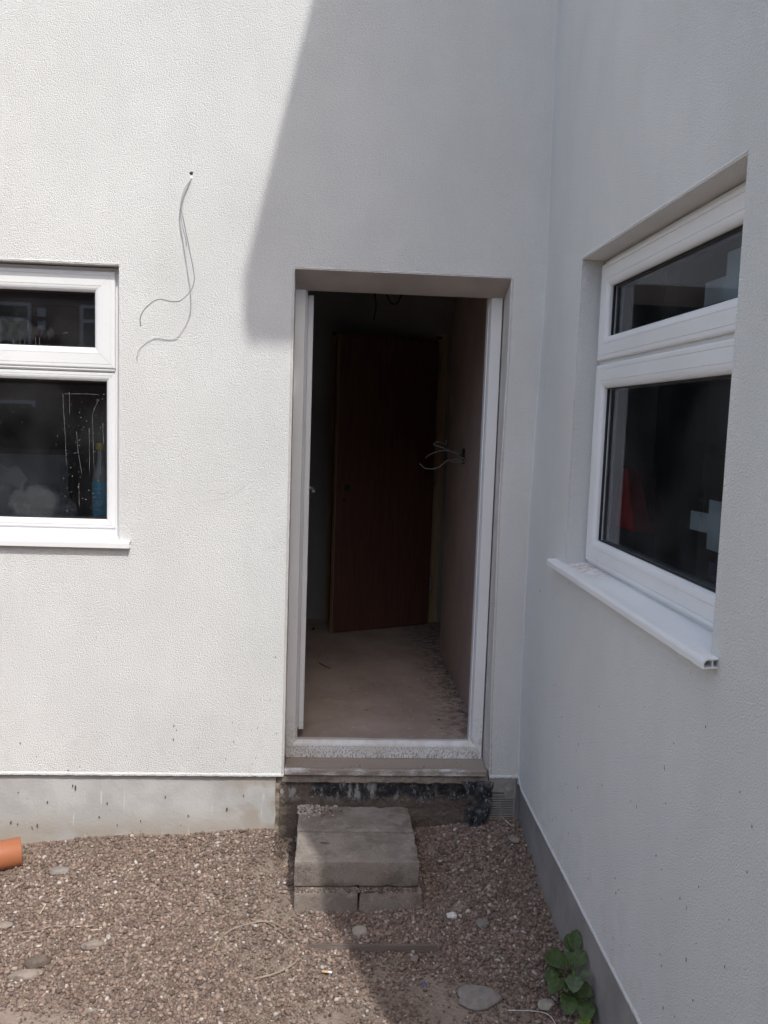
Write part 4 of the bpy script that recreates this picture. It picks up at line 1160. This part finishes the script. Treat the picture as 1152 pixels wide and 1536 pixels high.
stone(.728, -1.045, (.030, .024, .010), 0, 'pale flat stone beside the green weed', 4.1, .006, .5)
stone(.36, -.07, (.0, .0, .0), 0, '', 4.1) if False else None
stone(-.936, -.885, (.052, .022, .014), 1, 'buff flat stone near the lower left corner of the gravel', 5.1, .004, .1)
stone(-.915, -.825, (.040, .026, .018), 2, 'dark clod casting a small shadow in the sunlit gravel', 6.6, .006, .5)
stone(-.760, -.745, (.036, .018, .014), 1, 'long brown stone in the sunlit gravel, right of the dark clod', 7.2, .006, .35)
stone(.812, -.160, (.022, .030, .010), 1, 'pinkish flat chip beside the corner plinth', 8.3, .008, .2)
stone(-1.02, -.25, (.040, .026, .012), 4, 'greyish flat piece in the gravel by the orange pipe', 9.4, .004, .2)
stone(.60, -.62, (.030, .022, .012), 4, 'dull grey lump in the shaded gravel below the air vent', 10.4, .004, .9)
stone(.335, -.80, (.018, .012, .008), 1, 'small brown stone just beyond the buried board', 11.4, .008, .9)
stone(-1.10, -.62, (.030, .018, .010), 1, 'brown stone at the left photo edge below the pipe', 12.4, .006, .2)
o = stone(.722, -.022, (.010, .008, .010), 3, 'small white lump stuck beside the air vent', 13.1, 0); o.location.z = .185
o = stone(.02, -.335, (.020, .007, .003), 2, 'dark oval chip of grit lying on top of the front block', 14.2, 0, -.2); o.location.z = .1735

def on_ground(pts, dz=.008): return [(x, y, gh(x, y)+dz+(e[0] if e else 0)) for (x, y, *e) in pts]
def twig(pts, r, mat, label, cat='twig', nm='twig', dz=.010):
    P = spline(on_ground(pts, dz), 6); n_ = len(P)
    rs = [r*(1-.5*i/n_)*(1+.15*noise.noise(Vector((i*.7, 0, 0)))) for i in range(n_)]
    return tag(MB().tube(P, rs, 7).build(nm, mat, None, True), label, cat)
twig([(-.345, -.76), (-.335, -.69), (-.30, -.635), (-.22, -.60), (-.17, -.595), (-.12, -.63)], .0045, MTWIG, 'curved brown twig lying left of the steps')
twig([(-.24, -.585), (-.18, -.60), (-.125, -.655), (-.10, -.69)], .0028, MTWIG, 'thin brown twig crossing the curved one left of the steps')
twig([(-.20, -.90), (-.13, -.875), (-.075, -.83), (-.06, -.78)], .0045, MTWIG, 'bent grey brown twig in the sunlit gravel near the cigarette end')
twig([(-1.04, -.665), (-.98, -.655), (-.93, -.635), (-.90, -.64), (-.865, -.632)], .0022, MTWIG, 'thin wavy twig in the gravel at the left')
twig([(-.845, -.640), (-.785, -.636)], .0018, MSTRAW, 'short straw just right of the wavy twig', 'straw', 'straw')
twig([(-.79, -.662), (-.755, -.660)], .0018, MSTRAW, 'shortest straw, at the end of the wavy twig', 'straw', 'straw')
twig([(-1.0, -.48), (-1.0, -.55)], .0035, MSTRAW, 'pale upright splinter in the gravel below the orange pipe', 'straw', 'straw')
twig([(.785, .0), (.805, -.06), (.82, -.085)], .0028, MSTRAW, 'white splinter in front of the air vent', 'straw', 'straw', .014)
twig([(.60, -1.085), (.68, -1.085), (.725, -1.10), (.735, -1.16), (.725, -1.24)], .0015, MCABW, 'thin white wire looped at the bottom edge near the weed', 'wire', 'wire', .013)
# half buried board
mb = MB(); mb.box(-.02, .42, -.010, .002, -.016, .006)
o = mb.build('timber_board', MBOARD); o.location = (.0, -.742, .010); o.rotation_euler = (R(-8), 0, R(-.8)); tag(o, 'thin edge of a half buried board in front of the steps', 'board')
# cigarette end
cg = empty('cigarette_end', (.034, -.885, gh(.034, -.885)+.013), 'cigarette end with tan filter on the sunlit gravel', 'cigarette')
MB().tube([(-.016, .003, 0), (.004, 0, 0)], .0040, 8).build('filter', simple('tan_filter', (.60, .38, .20), .8), cg, True)
MB().tube([(.0042, 0, 0), (.018, -.004, 0)], .0040, 8).build('paper', simple('white_paper', (.72, .71, .69), .8), cg, True)
# blue fragment
o = crumbs('plastic_fragment', [(.352, -.935, gh(.352, -.935)+.008)], simple('bright_blue_plastic', (.02, .06, .42), .4), .010, .011, .5); tag(o, 'tiny bright blue plastic fragment in the shaded gravel', 'fragment')

# ------------------------------------------------------------ orange drain pipe
pp = empty('drain_pipe', (-1.205, -.150, .040), 'terracotta orange drain pipe lying against the pale plinth', 'pipe')
MORG = simple('terracotta_plastic', (0.34, 0.125, 0.06), 0.42, 30, .001, .10, spec=.4)
ro, ri = .058, .0535
mb = MB(); seg = 36
ax = Vector((-1, -.42, -.02)).normalized(); sd_ = ax.cross(Vector((0, 0, 1))).normalized(); up_ = sd_.cross(ax)
rings = [(0, ri, 0), (0, ro-.001, 0), (.002, ro, 0), (.9, ro, 0), (.9, ri, 0)]
for (t, r_, _) in rings:
    for k in range(seg):
        a_ = 2*math.pi*k/seg; mb.v.append(tuple(ax*t+(sd_*math.cos(a_)+up_*math.sin(a_))*r_))
for i in range(len(rings)):
    i2 = (i+1) % len(rings)
    for k in range(seg): k2 = (k+1) % seg; mb.f.append((i*seg+k, i*seg+k2, i2*seg+k2, i2*seg+k))
mb.build('pipe_barrel', MORG, pp, True)

# ------------------------------------------------------------ cable on the wall
def Zp(zx, zy):   # wall coordinates measured on the back wall
    x = -0.578+(zx-428)/1722.0 - 0.00005*(zy-200); return x, 2.741-(zy-200)/1722.0*1.0
cpts = [(428, 200, .004), (412, 225, .014), (395, 260, .022), (381, 330, .030), (385, 400, .034), (410, 480, .038), (440, 580, .044), (470, 680, .050), (503, 790, .060), (517, 865, .075), (500, 935, .084), (440, 1003, .096), (380, 1014, .097), (290, 1003, .099), (230, 1040, .098), (190, 1090, .096), (176, 1140, .094), (184, 1190, .092)]
def cw(p, sx=0):
    x, z = Zp(p[0]+sx, p[1]); k = 1-p[2]/3.55
    return (x*k, -p[2], 1.82+(z-1.82)*k)
wc = empty('wall_cable', cw(cpts[0]), 'thin grey cable hanging in a curve from a hole in the sunlit wall', 'cable')
base = Vector(wc.location)
MWC = simple('grey_wall_cable', (0.30, 0.30, 0.30), 0.5)
MB().tube([p-base for p in spline([cw(p) for p in cpts], 6)], .0023, 8).build('cable_sheath', MWC, wc, True)
b2 = [(428, 204, .004), (405, 235, .012), (392, 270, .018), (378, 330, .022), (379, 410, .022), (400, 500, .024), (432, 590, .028), (442, 640, .030)]
MB().tube([p-base for p in spline([cw(p) for p in b2], 6)], .0017, 8).build('cable_strand', simple('pale_cable_strand', (.48, .48, .48), .5), wc, True)
hx, hz = Zp(430, 158)
bm = bmesh.new()
ring_v = [bm.verts.new((hx+.008*math.cos(a_)*random.uniform(.6, 1.2), -.0012, hz+.0075*math.sin(a_)*random.uniform(.6, 1.2))) for a_ in [k*math.pi/5 for k in range(10)]]
bm.faces.new(ring_v)
tag(bm_obj('cable_hole', bm, MGASK, house), 'small dark drilled hole above the hanging cable')
bm = bmesh.new(); bmesh.ops.create_icosphere(bm, subdivisions=2, radius=.007)
for v in bm.verts: v.co = Vector((v.co.x*.8, v.co.y*.35, v.co.z*1.0))*(1+.4*noise.noise(v.co*200))
o = bm_obj('filler_blob', bm, simple('white_filler', (.8, .8, .78), .8), house, True); o.location = (hx-.001, -.001, hz-.016)

# ------------------------------------------------------------ weed
ML = [mat_leaf('green_leaf', (.028, .052, .013), (.060, .092, .024)), mat_leaf('grey_green_leaf', (.060, .085, .045), (.085, .115, .060)), mat_leaf('young_leaf', (.07, .12, .02), (.11, .17, .03))]
wd = empty('weed', (.812, -1.04, gh(.812, -1.04)), 'broad leaved green weed growing in gravel against the shaded plinth', 'plant')
def leaf(base, tip, width, m, cup=.25, roll_=0.0, droop=.15):
    B = Vector(base); T = Vector(tip); ax_ = T-B; ln_ = ax_.length; ax_.normalize()
    viewer = (Vector((0, -3.55, 1.82))-Vector((.81, -1.04, .1))).normalized()
    nrm_ = (Vector((-.3, -.35, 1))-ax_*ax_.dot(Vector((-.3, -.35, 1)))).normalized()
    nrm_ = Matrix.Rotation(roll_, 3, ax_)@nrm_
    side = ax_.cross(nrm_).normalized(); nl, nw = 12, 6; mb = MB()
    for i in range(nl+1):
        t = i/nl
        if t < .18: wd_ = .07
        else:
            q = (t-.18)/.82; wd_ = .04+.94*max(0, math.sin(math.pi*q**1.05))**.70
        c_ = B+ax_*ln_*t - nrm_*droop*ln_*t*t*.6 + nrm_*ln_*.10*math.sin(math.pi*t)
        for j in range(-nw, nw+1):
            s_ = j/nw; w_ = width/2*wd_*s_*(1+.05*math.sin(t*22+j*3))
            mb.v.append(tuple(c_+side*w_+nrm_*(cup*abs(s_)**1.4*width/2*wd_ + .0022*math.sin(t*26)*abs(s_)*(wd_ > .3) - (.0014 if j == 0 else 0))))
    m_ = 2*nw+1
    for i in range(nl):
        for j in range(m_-1): q = i*m_+j; mb.f.append((q, q+1, q+m_+1, q+m_))
    o = mb.build('leaf', ML[m], wd, True)
    sd = o.modifiers.new('thick', 'SOLIDIFY'); sd.thickness = .0008
    return o

LEAVES = [((0.834, -0.95, 0.1), (0.829, -0.916, 0.15), 0.031, 0) ,
((0.835, -0.963, 0.11), (0.855, -0.927, 0.17), 0.035, 0) ,
((0.812, -0.999, 0.07), (0.777, -0.877, 0.07), 0.045, 0) ,
((0.824, -1.009, 0.09), (0.804, -0.965, 0.12), 0.046, 0) ,
((0.824, -1.021, 0.1), (0.854, -1.006, 0.15), 0.038, 0) ,
((0.805, -0.934, 0.05), (0.755, -0.96, 0.03), 0.037, 0) ,
((0.805, -1.004, 0.06), (0.743, -1.044, 0.05), 0.045, 0) ,
((0.817, -1.05, 0.11), (0.795, -1.109, 0.1), 0.042, 1) ,
((0.823, -1.057, 0.09), (0.841, -1.087, 0.13), 0.03, 1) ,
((0.816, -1.047, 0.06), (0.848, -1.102, 0.08), 0.037, 0) ,
((0.809, -1.059, 0.05), (0.778, -1.113, 0.03), 0.045, 0) ,
((0.856, -1.081, 0.05), (0.825, -1.147, 0.03), 0.043, 0) ,
((0.837, -1.127, 0.02), (0.809, -1.185, 0.03), 0.03, 2) ,
((0.799, -1.052, 0.08), (0.774, -1.097, 0.09), 0.021, 0) ,
((0.813, -0.903, 0.05), (0.779, -0.909, 0.04), 0.034, 0) ,
]
bx_, by_, bz_ = wd.location
for k, (b_, t_, w_, m_) in enumerate(LEAVES):
    b2_ = (b_[0]-bx_, b_[1]-by_, b_[2]-bz_); t2_ = tuple(b2_[i]+1.14*(q-b2_[i]) for i, q in enumerate((min(t_[0], .850)-bx_, t_[1]-by_, t_[2]-bz_)))
    leaf(b2_, t2_, w_*1.34, m_, cup=.28, roll_=.25*math.sin(k*2.3))
    # stalk from the crown of the weed
    MB().tube(spline([(0, 0, -.01), (b2_[0]*.4, b2_[1]*.4, b2_[2]*.6+.004), b2_], 5), .0022, 6).build('stalk', ML[2], wd, True)

# varied leaf sizes: small young leaves round the crown of the weed
for k in range(9):
    a_ = k*0.74+.3; r_ = .018+.010*math.sin(k*2.1)
    leaf((.25*r_*math.cos(a_), .25*r_*math.sin(a_)-.01, .035), (r_*1.5*math.cos(a_)-.004, r_*1.5*math.sin(a_)-.01, .062+.012*math.sin(k*1.3)), .017+.004*math.sin(k*3), (0, 2, 1)[k % 3], cup=.35, roll_=.3*math.sin(k))

# mud splashes and nicks on the walls (tiny flat dabs)
def dabs(name, spots, plane, mat, label, lo=.0035, hi=.007, off=0.0):
    mb = MB()
    for (u, z) in spots:
        r = random.uniform(lo, hi); n_ = 9; c_ = len(mb.v); tall = random.uniform(.8, 1.7); tl = random.uniform(-.3, .3)
        def P(du, dz, w):
            if plane == 'R':
                p = wob(XW, u+du, z+dz) if off == 0 else (XW+off, u+du, z+dz); return (p[0]-w, p[1], p[2])
            p = wob(u+du, 0, z+dz); return (p[0], p[1]+off-w, p[2])
        mb.v.append(P(0, 0, .0034))
        for k in range(n_):
            a_ = 2*math.pi*k/n_; q = r*random.uniform(.55, 1.1)
            du, dz = q*math.cos(a_)*.55, q*math.sin(a_)*tall
            mb.v.append(P(du+dz*tl, dz, .0022))
        for k in range(n_): mb.f.append((c_, c_+1+k, c_+1+(k+1) % n_))
    o = mb.build(name, mat, house, True); tag(o, label, kind='stuff'); return o
MSPL = simple('dried_mud', (.10, .082, .068), .9)
SR = [(-1.583, 1.068), (-1.92, 1.096), (-1.64, 0.855), (-1.527, 0.753), (-1.538, 0.987), (-1.087, 0.745), (-0.718, 0.587), (-0.782, 0.439), (-1.392, 0.425), (-1.018, 0.407), (-1.779, 0.679), (-1.771, 0.808), (-1.971, 0.953), (-1.681, 0.728), (-1.26, 0.327), (-1.915, 0.818), (-1.593, 0.53), (-1.912, 0.712), (-0.619, 1.277), (-0.421, 1.181), (-1.561, 0.906), (-1.287, 0.524), (-1.977, 1.05), (-1.382, 1.091), (-1.745, 1.169)]
SR += [(random.uniform(-1.9, -.1), .30+abs(random.gauss(0, .35))) for _ in range(20)]
dabs('mud_splash', SR, 'R', MSPL, 'dried mud flecks on the shaded wing wall', .0020, .0046)
dabs('mud_splash', [(0.707, 1.07), (-0.194, 0.49), (-0.225, 0.635), (-1.013, 0.336), (-1.177, .33)]+[(random.uniform(-1.3, -.2), .315+abs(random.gauss(0, .12))) for _ in range(14)], 'B', MSPL, 'dried mud flecks low on the sunlit wall', .0018, .004)
dabs('plinth_chip', [(-1.151, 0.174), (-1.046, 0.248), (-1.035, 0.239), (-0.903, 0.17), (-1.275, 0.077), (-1.303, 0.086), (-1.215, 0.063), (-1.193, 0.071), (-0.936, 0.111), (-0.764, 0.094), (-0.563, 0.118), (-0.861, 0.073), (-1.271, 0.217), (-.66, .20), (-.40, .15), (-.33, .21)], 'B', MSPL, 'dark chips and gouges in the pale plinth', .004, .009, off=.0115)
# dried water runs on the left window
RUNS = [[(-1.096, 1.888), (-1.093, 1.815), (-1.087, 1.714), (-1.083, 1.592)], [(-1.042, 1.736), (-1.034, 1.648), (-1.02, 1.56)], [(-1.093, 1.888), (-1.017, 1.891), (-0.951, 1.89)], [(-0.951, 1.87), (-0.974, 1.819), (-0.976, 1.751), (-0.971, 1.582)], [(-0.936, 1.773), (-0.932, 1.685)], [(-1.07, 1.896), (-1.069, 1.802)], [(-1.033, 1.525), (-1.032, 1.423)], [(-0.991, 1.751), (-0.989, 1.561)], [(-1.203, 2.11), (-1.202, 2.08)], [(-1.188, 2.11), (-1.187, 2.08)], [(-1.291, 2.10), (-1.29, 2.08)], [(-1.265, 2.10), (-1.265, 2.08)], [(-1.095, 2.13), (-1.075, 2.136)], [(-1.245, 2.10), (-1.245, 2.08)], [(-1.232, 2.177), (-1.232, 2.14)]]
mb = MB()
for run in RUNS:
    P = spline([(x, .0672, z) for x, z in run], 6)
    P = [Vector((p.x+.0016*noise.noise(Vector((p.z*60, 1, 2))), p.y, p.z)) for p in P]
    mb.tube(P, [.00034*(1+.8*noise.noise(Vector((i*.9, 3, 0)))) for i in range(len(P))], 5)
for _ in range(70):
    x = random.gauss(-1.02, .08); z = random.uniform(1.40, 1.90)
    if x > -.925: continue
    r = random.uniform(.0006, .0018); mb.tube([(x, .0672, z), (x+.0005, .0672, z+r*1.6)], r, 5)
tag(mb.build('dried_water_runs', simple('lime_scale', (.36, .36, .37), .7), wl, True), 'thin whitish dried water runs on the left window', kind='stuff')
# faint pencil scribble on the sunlit wall
mb = MB()
mb.tube(spline([(x, -.0012, z) for x, z in ((-0.614, 1.486), (-0.568, 1.507), (-0.528, 1.497), (-0.479, 1.518), (-0.433, 1.505), (-0.387, 1.534), (-0.344, 1.541), (-0.406, 1.492), (-0.46, 1.477), (-0.527, 1.47))], 8), .0005, 4)
tag(mb.build('pencil_scribble', simple('pencil_grey', (.60, .60, .60), .8), house), 'faint pencil scribble on the sunlit wall')
